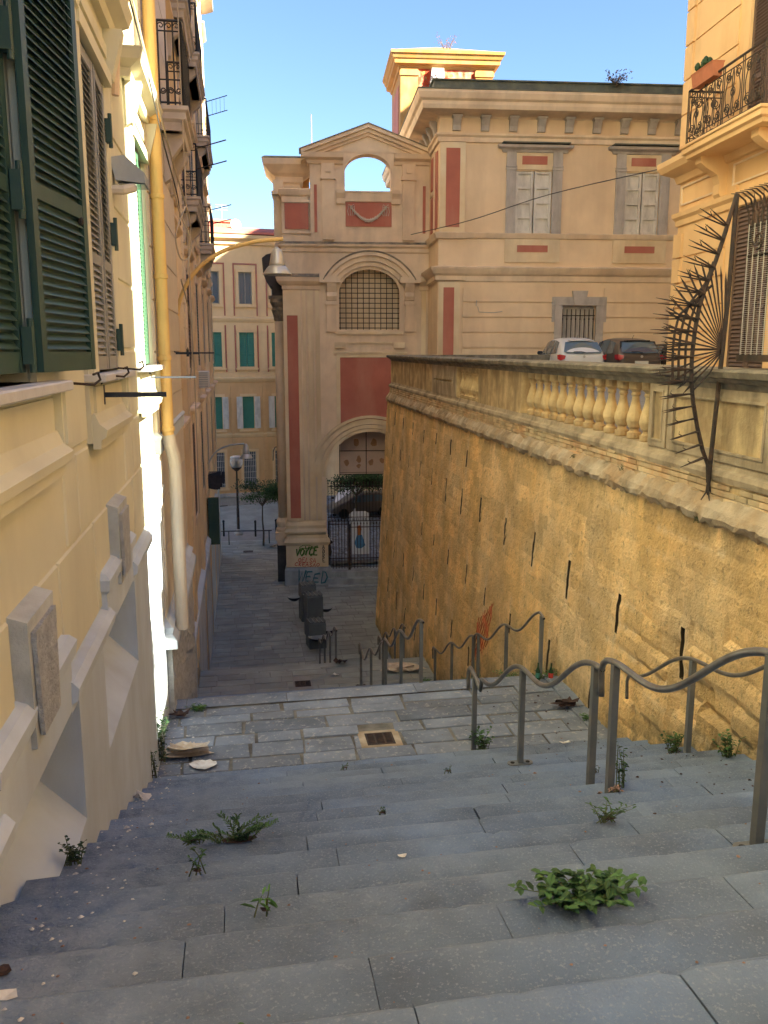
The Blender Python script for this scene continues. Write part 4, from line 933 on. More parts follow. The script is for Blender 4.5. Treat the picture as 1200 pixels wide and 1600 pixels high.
m.sweep([(.98, .55), (.98, 0), (2.16, 0)], pp_); m.sweep([(3.95, 0), (5.4, 0)], pp_)
def rake(m, x0, x1, zz0, zz1, o0, o1, h):
    m.add([(x0, -o0, zz0), (x1, -o0, zz1), (x1, -o0, zz1 + h), (x0, -o0, zz0 + h), (x0, .55, zz0), (x1, .55, zz1), (x1, .55, zz1 + h), (x0, .55, zz0 + h)], [(0, 1, 2, 3), (4, 7, 6, 5), (0, 4, 5, 1), (3, 2, 6, 7), (0, 3, 7, 4), (1, 5, 6, 2)])
for x0, x1 in ((.70, 3.04), (5.40, 3.04)):
    for dz, h, o_ in ((-.20, .10, .08), (-.10, .13, .17), (.03, .12, .28)): rake(m, x0, x1, 6.72 + dz, 7.58 + dz, o_, 0, h)
m.prism([(1.0, 6.82), (5.1, 6.82), (3.04, 7.55)], -.0, .5); m.build('pediment', 'ochre_trim', GA)
m = kb()
for x0, x1 in ((.64, 3.04), (5.46, 3.04)): rake(m, x0, x1, 6.85, 7.73, .31, 0, .035)
m.build('pediment_flashing', 'grime_top', GA)
# garland
m = kb(); pts = []
for i in range(25):
    t = i / 24; x = 2.44 + 1.22 * t; z = 4.98 - .42 * math.sin(math.pi * t) ; pts.append((x, -.06, z))
m.tube(pts, [.028 + .03 * math.sin(math.pi * i / 24) for i in range(25)], 6)
for i in range(60):
    t = i / 59; x = 2.44 + 1.22 * t; z = 4.98 - .42 * math.sin(math.pi * t); a = rnd.uniform(0, 6.28); r_ = .02 + .035 * math.sin(math.pi * t)
    c = Vector((x + r_ * math.cos(a), -.09, z + r_ * math.sin(a))); s_ = .028; m.add([c + Vector((-s_, 0, 0)), c + Vector((0, -.03, -s_)), c + Vector((s_, 0, 0)), c + Vector((0, -.02, s_))], [(0, 1, 2, 3)])
for x in (2.44, 3.66):
    m.lathe([(.05, -.02), (.055, 0), (.05, .02)], x, -.06, 8, 5.03)
    for sg in (-1, 1): m.tube([(x, -.06, 5.03), (x + sg * .09, -.07, 5.10), (x + sg * .12, -.06, 5.02), (x, -.05, 5.0)], .012, 5)
    for dx in (-.03, .03, -.10, .10): m.tube([(x + dx, -.05, 5.0), (x + dx * 1.3, -.06, 4.86), (x + dx * .9, -.05, 4.72)], .012, 5)
m.build('garland', 'garland', GA)
# street side of the gatehouse seen in profile: columns, capital, dark base, upper entablature
m = kb(); m.lathe([(.22, -6.2), (.22, -2), (.20, 1.1)], -.16, .75, 16); m.build('side_column', 'ochre_trim', GA, smooth=True)
m = kb(); m.lathe([(.30, -6.75), (.32, -6.65), (.26, -6.55), (.30, -6.42), (.30, -6.35), (.23, -6.2)], -.16, .75, 16); m.box(-.5, .1, .45, 1.1, -7.05, -6.75); m.prism([(-.46, -7.05), (.1, -7.05), (.1, -7.25), (-.4, -7.25)], .45, 1.1); m.build('column_base', 'ochre_trim', GA)
m = kb(); m.box(-.44, .05, .5, 1.1, -9, -7.25); m.build('column_pedestal', 'dark_stone', GA)
m = kb(); m.lathe([(.20, 1.1), (.22, 1.15), (.24, 1.3), (.31, 1.5), (.27, 1.6), (.36, 1.78), (.33, 1.9)], -.16, .75, 14); m.box(-.55, .1, .45, 1.1, 1.9, 2.0); m.build('column_capital', 'grime_top', GA)
m = kb(); m.box(-.42, .02, .4, 1.4, 2.0, 2.3); m.prism([(.02, 2.3), (-.5, 2.3), (-.62, 2.5), (-.72, 2.8), (-.75, 3.3), (-.60, 3.42), (-.3, 3.5), (.02, 3.5)], .4, 1.6); m.build('side_pediment', 'dark_stone', GA)
m = kb(); m.box(-.30, .05, .6, 1.6, 3.4, 6.0); m.box(-.36, .05, .5, 1.7, 5.5, 5.62); m.build('side_pier', 'ochre_trim', GA)
m = kb(); m.sweep([(-.1, 3.0), (-.1, 1.2), (.62, 1.2), (.62, 3.0)], [(-.2, 5.55), (.02, 5.55), (.04, 5.95), (.12, 6.02), (.14, 6.2), (.30, 6.3), (.55, 6.55), (.58, 6.75), (-.2, 6.9)]); m.build('end_entablature', 'ochre_trim', GA)
m = kb(); m.sweep([(-.1, 3.0), (-.1, 1.2), (.62, 1.2), (.62, 3.0)], [(-.3, 6.76), (.59, 6.76), (.5, 6.83), (-.3, 6.95)]); m.build('end_flashing', 'roof_flash', GA)
m = kb(); m.box(.66, .98, 2.0, 3.2, 5.5, 6.85); m.build('rear_pier', 'tower_yellow', GA)
# graffiti on the pier
def T(x, y, z, s_=K): return Matrix.Translation((x * s_, y * s_, z * s_)) @ Matrix.Rotation(R(90), 4, 'X')
GL = {'V': [[(0, 1), (.45, 0), (.9, 1)]], 'O': [[(.45, 1), (.05, .7), (.05, .3), (.45, 0), (.85, .3), (.85, .7), (.4, 1)]], 'Y': [[(0, 1), (.45, .5), (.9, 1)], [(.45, .5), (.4, 0)]], 'C': [[(.85, .85), (.4, 1), (.05, .6), (.1, .2), (.5, 0), (.85, .15)]],
      'E': [[(.8, 1), (.1, .95), (.05, .5), (.65, .52)], [(.05, .5), (.1, .02), (.85, 0)]], 'L': [[(.1, 1), (.1, 0), (.75, .05)]], 'S': [[(.8, .85), (.4, 1), (.1, .75), (.45, .5), (.8, .25), (.4, 0), (.05, .12)]], 'A': [[(0, 0), (.4, 1), (.85, 0)], [(.15, .4), (.7, .4)]],
      'R': [[(.1, 0), (.1, 1), (.7, .85), (.6, .5), (.1, .5), (.8, 0)]], 'D': [[(.1, 0), (.1, 1), (.6, .9), (.85, .5), (.6, .08), (.1, 0)]], 'W': [[(0, 1), (.25, 0), (.5, .8), (.75, 0), (1, 1)]]}
def scrawl(txt, x, y, z, h, wd, mname, parent, th=.012, rot=0, slant=.12, vert=False, passes=1):
    r2 = random.Random(txt); m = MB(K); ca, sa = math.cos(R(rot)), math.sin(R(rot))
    for ps in range(passes):
        for i, c in enumerate(txt):
            for st_ in GL[c]:
                pts = []
                hh = h * r2.uniform(.85, 1.2); dy = r2.uniform(-.08, .08) * h
                for (a, b2) in st_:
                    u = i * wd + a * wd * .92 + b2 * slant * h + r2.uniform(-.05, .05) * wd + ps * .012; v_ = b2 * hh + dy + r2.uniform(-.05, .05) * h
                    if vert: pts.append((x + a * wd + r2.uniform(-.01, .01), y, z - i * h * 1.15 + b2 * h))
                    else: pts.append((x + u * ca - v_ * sa, y, z + u * sa + v_ * ca))
                m.tube(pts, th, 4)
    return m.build('graffiti', mname, parent)
scrawl('WEED', .30, -.165, -8.52, .40, .29, 'graf_teal', GA, .016, -3, passes=2)
scrawl('VOYCE', .24, -.10, -7.56, .30, .17, 'graf_green', GA, .022, 4, .25, passes=2)
scrawl('OELSA', .34, -.10, -7.76, .15, .14, 'graf_red', GA, .012, -5)
scrawl('CREASAO', .22, -.10, -7.93, .15, .135, 'graf_red', GA, .012, -3)
scrawl('ADRE', 1.27, -.10, -7.28, .15, .10, 'graf_black', GA, .013, vert=True)
m = kb(); m.tube([(.40, -.105, -7.22), (.55, -.105, -7.13), (.78, -.105, -7.13), (.90, -.105, -7.2), (.70, -.105, -7.26), (.45, -.105, -7.24)], .012, 4); m.build('graffiti', 'graf_green', GA)
# steps and gate in the arch
m = kb()
for k in range(3): m.box(1.47, 5.1, -.62 + .3 * k, 1.4, -9.1, -8.62 + .21 * k - .004 * k)
o = m.build('gate_steps', 'stone_grey'); o.location = GA.location; o.rotation_euler = GA.rotation_euler; struct(o)
gt = empty('iron_gate', 'dark iron picket gate closing the arch of the gatehouse', 'gate', (1.96, 39.5, 0), -4.5)
def pickets(m, x0, x1, n, z0, z1, y, th=.012, tip=True):
    for i in range(n + 1):
        x = x0 + (x1 - x0) * i / n; m.tube([(x, y, z0), (x, y, z1)], th, 4)
        if tip: m.add([(x - .028, y, z1), (x + .028, y, z1), (x, y, z1 + .12), (x, y - .02, z1 + .02)], [(0, 1, 2), (0, 3, 2), (1, 2, 3)])
for (x0, x1, z1) in ((1.52, 2.28, -6.3), (2.32, 3.75, -6.42), (3.8, 4.7, -6.3)):
    m = kb(); pickets(m, x0 + .05, x1 - .05, int((x1 - x0) / .125), -8.15, z1, .25)
    for z in (-8.08, -7.75, z1 - .12): m.tube([(x0, .25, z), (x1, .25, z)], .018, 4)
    for x in (x0, x1): m.tube([(x, .25, -8.2), (x, .25, z1 + (.0 if z1 < -6.6 else .0))], .03, 5)
    m.build('leaf', 'iron', gt)
m = kb(); pickets(m, 1.52, 4.7, 26, -6.4, -4.95, .75, .011)
for z in (-6.4, -6.25, -5.05): m.tube([(1.5, .75, z), (4.7, .75, z)], .016, 4)
m.build('rear_railing', 'iron', gt)
sg = empty('sign_board', 'white sign board with a blue and orange figure standing behind the gate', 'sign', (1.96, 39.5, 0), -4.5)
m = kb(); m.box(2.42, 3.1, .9, .96, -7.75, -6.45); m.prism([(2.34, -6.55), (3.08, -6.55), (3.08, -6.12), (2.95, -6.05), (2.46, -6.05), (2.34, -6.15)], .88, .895); m.build('board', 'sign_white', sg)
m = kb(); m.prism([(2.62, -6.65), (2.74, -6.6), (2.80, -6.75), (2.76, -7.0), (2.66, -7.0)], .89, .898); m.build('figure', 'fig_orange', sg)
m = kb(); m.prism([(2.62, -7.0), (2.82, -6.98), (2.95, -7.4), (2.78, -7.52), (2.6, -7.5), (2.52, -7.3)], .885, .893); m.build('figure', 'fig_blue', sg)
m = kb()
for q in range(8): m.box(2.45 + .07 * q, 2.49 + .07 * q, .87, .879, -6.42, -6.32)
m.build('lettering', 'stone_grey', sg)
ba = empty('banner', 'translucent pinkish banner of four panels with faint figures hung in the arch above the gate', 'banner', (1.96, 39.5, 0), -4.5, None)
m = kb(); m.box(1.98, 4.75, 1.02, 1.03, -4.62, -2.85); m.build('cloth', 'banner', ba)
m = kb(); m.tube([(1.98, 1.0, -3.72), (4.75, 1.0, -3.72)], .014, 4); m.tube([(3.0, 1.0, -4.62), (3.0, 1.0, -2.85)], .014, 4); m.tube([(1.98, 1.0, -4.62), (4.75, 1.0, -4.62)], .014, 4); m.tube([(1.98, 1.0, -4.75), (1.98, 1.0, -2.9)], .014, 4)
m.tube([(1.98, 1.0, -4.55), (4.75, 1.0, -4.55)], .008, 4)
for x in (2.55, 3.45): m.tube([(x, 1.0, -4.62), (x, 1.0, -4.95)], .010, 4)
m.build('seam', 'iron', ba)
m = kb()
for (x, z, s_) in ((2.25, -4.2, .14), (2.72, -4.05, .12), (2.72, -4.3, .10), (3.2, -4.15, .13), (3.62, -4.1, .12), (2.6, -3.4, .14), (3.3, -3.4, .15), (3.8, -3.45, .13)):
    n = 9; P = [(x + s_ * rnd.uniform(.5, 1) * math.cos(6.28 * k / n), z + s_ * rnd.uniform(.6, 1.4) * math.sin(6.28 * k / n)) for k in range(n)]; m.prism(P, 1.012, 1.016)
m.build('figure', 'banner_fig', ba)
# courtyard behind the gate
m = MB(); ys2 = [40.9]
while ys2[-1] < 62: ys2.append(ys2[-1] + rnd.uniform(.35, .5))
pavers(m, 2.5, 16, ys2, lambda x, y: -10.02, (.3, .5), joint=.05, ch=.01, jz=.01, thick=.05); struct(m.build('courtyard', 'paver'))
sheet('courtyard_bed', 2.4, 18, 40.4, 64, lambda x, y: -10.05, 'mortar')
# ------------------------------------------------------------------ corner palace on the terrace
PA = empty('corner_palace', 'ochre two storey palace with grey framed windows and a bracketed eaves cornice above the terrace', 'building', (6.944, 36.21, 0), -4.5)
z0 = -1.6; E1 = 11.0
wn_ = [(3.55, 4.78, 3.88, 5.86), (7.25, 8.45, 3.88, 5.86)]
gn_ = [(5.26, 6.44, -1.2, 1.55)]
m = kb(); m.wall(1.0, E1, 2.7, 7.6, wn_, dep=.18); m.box(1.0, 1.001, 0, 14, z0 - 8, 7.6); m.wall(1.0, E1, z0, 2.7, gn_, y=0, dep=.2)
m.box(1.6, E1, .6, 13.5, z0 - 8, 7.5); m.box(1.0, E1, 0, .6, 7.5, 7.6); m.build('wall', 'ochre', PA)
m = kb()
rows = [-1.55, -.95, -.4, .12, .64, 1.14, 1.64, 2.14]
for a, b2 in ((1.85, 5.0), (6.7, E1)):
    for q0, q1 in zip(rows[:-1], rows[1:]): m.box(a, b2, -.05, 0, q0 + .022, q1 - .022)
for q0, q1 in zip(rows[:-1], rows[1:]):
    if q0 > 1.8: m.box(5.0, 6.7, -.05, 0, q0 + .022, q1 - .022)
m.build('rustication', 'ochre', PA)
m = kb(); pc = [(0, 2.3), (.04, 2.34), (.05, 2.5), (.12, 2.56), (.20, 2.70), (.22, 2.76), (0, 2.82)]
m.sweep([(1.0, 4), (1.0, 0), (E1, 0)], pc)
m.sweep([(1.0, 4), (1.0, 0), (E1, 0)], [(0, 3.70), (.05, 3.72), (.08, 3.80), (.10, 3.87), (0, 3.9)])
m.sweep([(1.0, 4), (1.0, 0), (1.95, 0)], [(0.0, 3.68), (.09, 3.70), (.12, 3.80), (.14, 3.88), (0, 3.92)])
m.sweep([(1.0, 4), (1.0, 0), (E1, 0)], [(0, 6.70), (.06, 6.72), (.06, 6.86), (.12, 6.92), (.12, 6.98), (0, 7.0)])
m.sweep([(1.0, 4), (1.0, 0), (1.9, 0)], [(0, 2.32), (.1, 2.36), (.1, 2.5), (.18, 2.56), (.26, 2.70), (.28, 2.77), (0, 2.83)])
m.build('string_course', 'ochre_trim', PA)
m = kb(); m.sweep([(1.0, 13), (1.0, 0), (E1 + .5, 0)], [(0, 7.45), (.06, 7.50), (.62, 7.58), (.66, 7.70), (.66, 7.80), (.74, 7.86), (.80, 8.02), (.80, 8.10), (0, 8.2)]); m.build('eaves_cornice', 'ochre_trim', PA)
m = kb(); m.sweep([(1.0, 13), (1.0, 0), (E1 + .5, 0)], [(-.5, 8.1), (.82, 8.105), (.82, 8.14), (.25, 8.22), (.22, 8.50), (.28, 8.52), (.28, 8.56), (-.5, 8.56)]); m.box(1.4, E1, .4, 13, 8.3, 8.56); m.build('roof', 'roof_flash', PA)
for i in range(10):
    x = 1.42 + .93 * i; m = kb()
    m.prism([(0, 7.05), (-.08, 7.07), (-.10, 7.22), (-.18, 7.34), (-.24, 7.42), (-.24, 7.5), (0, 7.5)], x, x + .26, 'x'); m.box(x - .03, x + .29, -.28, 0, 7.44, 7.5); m.build('eaves_bracket', 'grey_trim', PA)
for i in range(4):
    y = .6 + .9 * i; m = kb(); m.prism([(1.0, 7.05), (.92, 7.07), (.88, 7.24), (.78, 7.40), (.76, 7.5), (1.0, 7.5)], y, y + .26); m.build('eaves_bracket', 'grey_trim', PA)
m = kb()
for (x0, x1, a, b2) in ((1.03, 1.86, 3.9, 6.70), (1.03, 1.74, z0, 2.30)):
    m.wall(x0, x1, a, b2, y=-.07); m.box(x0, x0 + .001, -.07, 0, a, b2); m.box(x1 - .001, x1, -.07, 0, a, b2)
    cx0, cx1 = (1.20, 1.70) if x1 > 1.8 else (1.16, 1.56)
    m.box(cx0 - .05, cx0, -.085, -.07, a + .1, b2 - .1); m.box(cx1, cx1 + .05, -.085, -.07, a + .1, b2 - .1); m.box(cx0, cx1, -.085, -.07, b2 - .18, b2 - .12)
m.build('corner_pilaster', 'ochre_light', PA)
each('red_panel', 'oxide_red', PA, [(1.22, 1.68, -.08, -.07, 4.05, 6.52), (1.18, 1.54, -.08, -.07, z0, 2.12)], K)
each('side_red_panel', 'oxide_red', PA, [(.97, 1.0, .25, .75, 4.05, 6.5), (.97, 1.0, 1.1, 1.8, 4.05, 5.2), (.97, 1.0, 1.1, 1.8, 5.45, 6.5)], K)
m = kb(); m.box(.95, 1.0, .86, 1.0, 3.9, 6.6); m.box(.95, 1.0, 1.0, 1.9, 5.26, 5.38); m.build('side_pilaster', 'ochre_trim', PA)
for (a, b2, c, d) in wn_:
    cx = (a + b2) / 2; m = kb()
    for s0, s1 in ((a - .32, a), (b2, b2 + .32)):
        m.box(s0, s1, -.07, 0, c, 6.45); m.box(s0 + .06, s0 + .11, -.085, -.07, c + .1, 6.0); m.box(s1 - .11, s1 - .06, -.085, -.07, c + .1, 6.0); m.box(s0 - .02, s1 + .02, -.1, 0, 5.88, 5.94); m.box(s0 - .02, s1 + .02, -.1, 0, 5.97, 6.01)
    m.sweep([(a - .42, 0), (a - .42, -.02), (b2 + .42, -.02), (b2 + .42, 0)], [(0, 6.42), (.05, 6.44), (.07, 6.5), (.2, 6.56), (.22, 6.64), (0, 6.68)])
    f = m.build('window_surround', 'grey_trim', PA)
    m = kb(); m.box(a - .5, b2 + .5, -.32, 0, 6.672, 6.71); m.build('hood_flashing', 'roof_flash', f)
    each('panel_field', 'ochre_light', f, [(a, b2, -.04, 0, 5.9, 6.42), (a - .32, b2 + .32, -.05, 0, 2.95, 3.7)], K)
    each('red_panel', 'oxide_red', f, [(cx - .42, cx + .42, -.052, -.04, 6.06, 6.32), (cx - .52, cx + .52, -.062, -.05, 3.28, 3.5)], K)
    m = kb()
    for s_ in (a + .02, cx + .02):
        w_ = (b2 - a) / 2 - .04; m.box(s_, s_ + .08, .02, .11, c, d); m.box(s_ + w_ - .08, s_ + w_, .02, .11, c, d)
        for q in range(5): z = c + .02 + (d - c - .1) * q / 4; m.box(s_ + .08, s_ + w_ - .08, .03, .105, z, z + .07)
        m.box(s_ + .08, s_ + w_ - .08, .09, .10, c, d)
    m.build('closed_shutter', 'white_wood', f)
(a, b2, c, d) = gn_[0]; m = kb()
m.box(a - .26, a, -.09, 0, c, d); m.box(b2, b2 + .26, -.09, 0, c, d); m.box(a - .30, b2 + .30, -.10, 0, d, d + .28); m.box(a - .36, a - .26, -.06, 0, 1.0, d + .28); m.box(b2 + .26, b2 + .36, -.06, 0, 1.0, d + .28)
m.prism([(5.85 - .18, d), (5.85 + .18, d), (5.85 + .26, d + .48), (5.85 - .26, d + .48)], -.15, 0); f = m.build('door_surround', 'grey_trim', PA)
m = kb(); m.box(a, b2, .15, .16, c, d)
for q in range(8): m.box(a + .15 * q, a + .15 * q + .13, .12, .15, c, d)
m.build('boards', 'grey_trim', f)
m = kb()
for q in range(8): x = a + .05 + (b2 - a - .1) * q / 7; m.tube([(x, .06, c), (x, .06, d - .12)], .016, 5); m.lathe([(.004, 0), (.03, .05), (.004, .12)], x, .06, 6, 1.05)
m.tube([(a, .06, 1.22), (b2, .06, 1.22)], .014, 4); m.build('grille', 'iron', f)
m = kb(); m.tube([(2.35, -.05, 1.5), (2.4, -.06, 1.32), (2.9, -.06, 1.30), (3.2, -.05, 1.34)], .012, 4); m.tube([(2.3, -.05, 1.52), (2.3, -.1, 1.7)], .02, 5); m.build('wire_bracket', 'grey_trim', PA)
# antenna pole
an = tag(MB(K).build('x', 'iron') if False else (lambda q: (q.tube([(2.85, 34, 4.9), (2.85, 34, 8.6)], .012, 5), q.build('antenna_pole', 'terracotta'))[1])(kb()), 'thin reddish pole rising beside the street end of the gatehouse', 'pole')
# ------------------------------------------------------------------ sunlit tower behind
TW = empty('bell_tower', 'sunlit yellow and red tower with peeling plaster and plants on its roof behind the palace', 'tower', (9.1 * K, 50 * K, 0), -4.5)
m = kb(); m.box(0, 5.1, 0, 5, -9, 15.6); m.build('shaft', 'tower_yellow', TW)
m = kb(); m.box(.95, 4.15, -.05, 0, 8, 15.2); m.build('red_field', 'tower_red', TW)
m = kb(); m.box(-.03, .0, .9, 4.2, 8, 14.6); m.build('side_field', 'oxide_red', TW)
for a in (0, 4.15): m = kb(); m.box(a, a + .95, -.12, 0, 8, 15.2); m.box(a - .05, a + 1.0, -.18, 0, 14.85, 15.1); m.build('corner_pilaster', 'tower_yellow', TW)
m = kb(); pf = [(0, 15.2), (.08, 15.22), (.12, 15.35), (.34, 15.42), (.36, 15.62), (.42, 15.66), (.50, 15.84), (.56, 15.88), (.58, 16.02), (0, 16.05)]; m.sweep([(0, 5), (0, 0), (5.1, 0), (5.1, 5)], pf); m.build('cornice', 'tower_yellow', TW)
m = kb(); m.add([(-.5, -.5, 16.03), (5.6, -.5, 16.03), (5.6, 5.5, 16.03), (-.5, 5.5, 16.03), (2.3, 2.5, 17.15)], [(0, 1, 4), (1, 2, 4), (2, 3, 4), (3, 0, 4)]); m.build('roof', 'tower_yellow', TW)
m = kb(); m.prism([(1.75, 13.4), (2.2, 13.3), (2.4, 14.4), (2.35, 15.2), (1.7, 15.2), (1.6, 14.3)], -.32, -.05); m.build('broken_console', 'keystone_grey', TW)
m = kb()
for k in range(16):
    cx_ = rnd.uniform(.9, 4.2); cz_ = rnd.uniform(12.6, 15.1); s_ = rnd.uniform(.04, .16); m.prism([(cx_ + s_ * rnd.uniform(.5, 1.2) * math.cos(6.28 * q / 7), cz_ + s_ * rnd.uniform(.4, 1) * math.sin(6.28 * q / 7)) for q in range(7)], -.062, -.05)
m.build('bare_patches', 'tower_yellow', TW)
# ------------------------------------------------------------------ far building closing the street
KB = 1.1
FB = empty('apartment_building', 'ochre building with green shutters and red roof closing the end of the street', 'building', (-6.2 * KB, 57.2 * KB, 0), 9)
def fb(): return MB(KB)
cxs = [.2, 2.55, 4.62, 6.72, 8.85, 11.0, 13.2, 15.4, 17.6]
ws = []
for c in cxs: ws += [(c - .43, c + .43, 3.05, 5.05), (c - .48, c + .48, -.95, 1.25), (c - .38, c + .38, -5.0, -2.9), (c - .42, c + .42, -8.9, -6.55)]
m = fb(); m.wall(-1.5, 20, -9.4, 7.2, ws, dep=.15); m.box(-1.5, 20, .35, 12, -12, 7.2); m.build('wall', 'far_peach', FB)
m = fb()
for k in range(int(7.2 / .38)):
    z = -9.0 + .38 * k
    if z > -2.0: break
    for a, b2 in zip([-1.5] + [c + .95 for c in cxs], [c - .95 for c in cxs] + [20]):
        if b2 > a: m.box(a, b2, -.09, 0, z + .05, z + .35)
m.build('rustication', 'far_orange', FB)
m = fb(); m.wall(-1.5, 20, -9.4, -1.95, [w_ for w_ in ws if w_[2] < -2], y=-.012, dep=.02); m.build('lower_wall', 'far_orange', FB)
m = fb()
for z, o_ in ((-1.95, .16), (1.9, .12), (-5.6, .1)): m.sweep([(-1.5, 0), (20, 0)], [(0, z), (o_ * .4, z + .02), (o_, z + .2), (o_, z + .28), (0, z + .33)])
m.sweep([(-1.5, 0), (20, 0)], [(0, 6.7), (.15, 6.75), (.2, 6.95), (.45, 7.1), (.5, 7.3), (0, 7.35)])
for (a, b2, c, d) in ws:
    o_ = .07; m.box(a - .18, a, -o_, 0, c - .1, d + .18); m.box(b2, b2 + .18, -o_, 0, c - .1, d + .18); m.box(a - .18, b2 + .18, -o_ - .03, 0, d, d + .18); m.box(a - .25, b2 + .25, -o_ - .07, 0, c - .2, c - .08)
m.build('window_frame', 'far_peach', FB)
m = fb()
for c in cxs:
    for s_ in (-.78, .70): m.box(c + s_, c + s_ + .09, -.03, 0, 2.3, 5.5); m.box(c + s_, c + s_ + .09, -.03, 0, -1.3, 1.7)
    m.box(c - .78, c + .79, -.03, 0, 5.5, 5.6)
m.build('red_trim', 'oxide_red', FB)
for i, (a, b2, c, d) in enumerate(ws):
    k = i % 4; m = fb()
    if i // 4 in (0, 6, 7, 8): continue
    if k == 0: m.box(a, b2, .1, .11, c, d); m.box((a + b2) / 2 - .03, (a + b2) / 2 + .03, .05, .1, c, d); m.box(a, a + .07, .05, .1, c, d); m.box(b2 - .07, b2, .05, .1, c, d); m.build('casement', 'lamp_glass' if False else 'shutter_grey', FB)
    if k == 0: m = fb(); m.box(a + .08, (a + b2) / 2 - .04, .08, .095, c + .05, d - .05); m.box((a + b2) / 2 + .04, b2 - .08, .08, .095, c + .05, d - .05); m.build('pane', 'glass_car', FB)
    elif k == 1: put(m, leaf, TR(a, .04, c), .47, d - c, 20, sh=1); put(m, leaf, TR((a + b2) / 2 + .01, .04, c), .47, d - c, 20, sh=1); m.build('shutter', 'shutter_teal', FB)
    elif k == 2:
        m.box(a, b2, .08, .1, c, d); m.build('blind', 'shutter_teal', FB); m = fb(); put(m, leaf, TR(a - .02, -.09, c, 180), .38, d - c, 20, sh=1); put(m, leaf, TR(b2 + .02, -.09, c), .38, d - c, 20, sh=1); m.build('open_shutter', 'white_wood', FB)
    else:
        m.box(a, b2, .1, .12, c, d); m.build('dark_window', 'glass_dark', FB); m = fb()
        for q in range(7): x = a + (b2 - a) * (q + .5) / 7; m.tube([(x, -.02, c), (x, -.02, d)], .014, 4)
        for q in range(6): z = c + (d - c) * (q + .5) / 6; m.tube([(a, -.02, z), (b2, -.02, z)], .012, 4)
        m.build('window_bars', 'white_wood', FB)
m = fb(); m.sweep([(-1.5, 0), (20, 0)], [(0, -12), (.12, -12), (.12, -9.6), (.2, -9.55), (.2, -9.35), (0, -9.3)])
m.build('plinth', 'grey_trim', FB)
m = fb()
for c in cxs: m.box(c - .5, c + .5, -.135, -.12, -10.6, -10.1)
m.build('cellar_vent', 'void', FB)
m = fb(); m.sweep([(-1.5, 3), (-1.5, 0), (20, 0)], [(-.5, 7.3), (.55, 7.36), (.5, 7.5), (-.8, 7.9)]); m.build('roof_edge', 'roof_red', FB)
m = fb(); m.box(-1, 6.2, 1.2, 8, 7.5, 8.25); m.box(-1.1, 6.3, 1.1, 8.1, 8.25, 8.4); m.build('roof_terrace', 'roof_red', FB)
m = fb()
for q in range(30): x = -1 + .24 * q; m.tube([(x, 1.05, 7.5), (x, 1.05, 8.2)], .012, 4)
m.build('roof_railing', 'oxide_red', FB)
m = fb(); m.lathe([(.02, 0), (.25, .03), (.36, .12)], 0, 0, 14); o = m.build('satellite_dish', 'lamp_metal', FB); o.location = (6.3 * KB, .6 * KB, 8.0 * KB); o.rotation_euler = (R(80), 0, R(20))
m = fb(); m.tube([(5.6, 1.5, 8.4), (5.6, 1.5, 9.4)], .02, 5)
for q in range(3): m.tube([(5.2, 1.5, 9.05 + .15 * q), (6.0, 1.5, 9.05 + .15 * q)], .012, 4)
m.build('antenna', 'lamp_metal', FB)
# pavement in front of it
m = MB(); m.add([(-12, 53.4, -11.08), (6, 54.3, -11.08), (6, 61, -10.3), (-12, 60, -11.1), (-12, 53.4, -11.6), (6, 54.3, -11.6)], [(0, 1, 2, 3), (0, 4, 5, 1)]); struct(m.build('pavement', 'street_paver'))
# ------------------------------------------------------------------ orange building on the right
RB = empty('apartment_building', 'warm orange rusticated building with an ornate iron balcony on the right', 'building', (8.8 * K, 17 * K, 0), -94.3)
wr = [(2.55, 3.75, 3.66, 6.2), (2.45, 3.8, -.6, 2.75), (6.2, 7.4, -.2, 2.6), (6.2, 7.4, 3.9, 6.2), (9.6, 10.8, -.2, 2.6), (9.6, 10.8, 3.9, 6.2)] + [(s_, s_ + 1.2, z, z + 2.3) for s_ in (2.55, 6.2, 9.6) for z in (7.9, 11.2)]
m = kb(); m.wall(0, 13.95, -1.1, 14, wr, dep=.2); m.box(0, 13.95, .5, 8, -9, 14); m.box(0, 13.95, 8, 24, -9, 25); m.face([(0, 0, -1.1), (0, .5, -1.1), (0, .5, 14), (0, 0, 14)]); m.face([(13.95, 0, -1.1), (13.95, .5, -1.1), (13.95, .5, 14), (13.95, 0, 14)]); m.build('wall', 'orange_wall', RB)  # unseen near end and tall rear part added, shaped to cast shade
m = kb()
z = 3.95
while z < 16:
    for a, b2 in ((.35, 2.1), (4.15, 5.8), (7.8, 9.2)): m.box(a, b2, -.025, 0, z + .01, z + .61)
    m.box(-.04, .30, -.05, .3, z + .012, z + .608); z += .63
z = -.6
while z < 2.2:
    for a, b2 in ((.35, 2.1), (4.15, 5.8), (7.8, 9.2)): m.box(a, b2, -.025, 0, z + .01, z + .47)
    m.box(-.05, .30, -.06, .3, z + .012, z + .468); z += .49
m.build('rustication', 'orange_wall', RB)
m = kb(); m.sweep([(0, 3), (0, 0), (13.95, 0)], [(0, 3.28), (.06, 3.30), (.10, 3.42), (.30, 3.52), (.36, 3.62), (.36, 3.72), (.2, 3.80), (0, 3.84)])
m.sweep([(0, 3), (0, 0), (13.95, 0)], [(0, 2.46), (.04, 2.48), (.05, 2.58), (.10, 2.64), (.11, 2.72), (0, 2.75)])
m.build('string_course', 'orange_wall', RB)
m = kb()
for a, b2 in ((.12, 1.55), (2.25, 3.55)):
    m.box(a, b2, -.03, 0, 2.86, 2.89); m.box(a, b2, -.03, 0, 3.2, 3.23); m.box(a, a + .03, -.03, 0, 2.89, 3.2); m.box(b2 - .03, b2, -.03, 0, 2.89, 3.2)
m.build('frieze_frame', 'ochre_trim', RB)
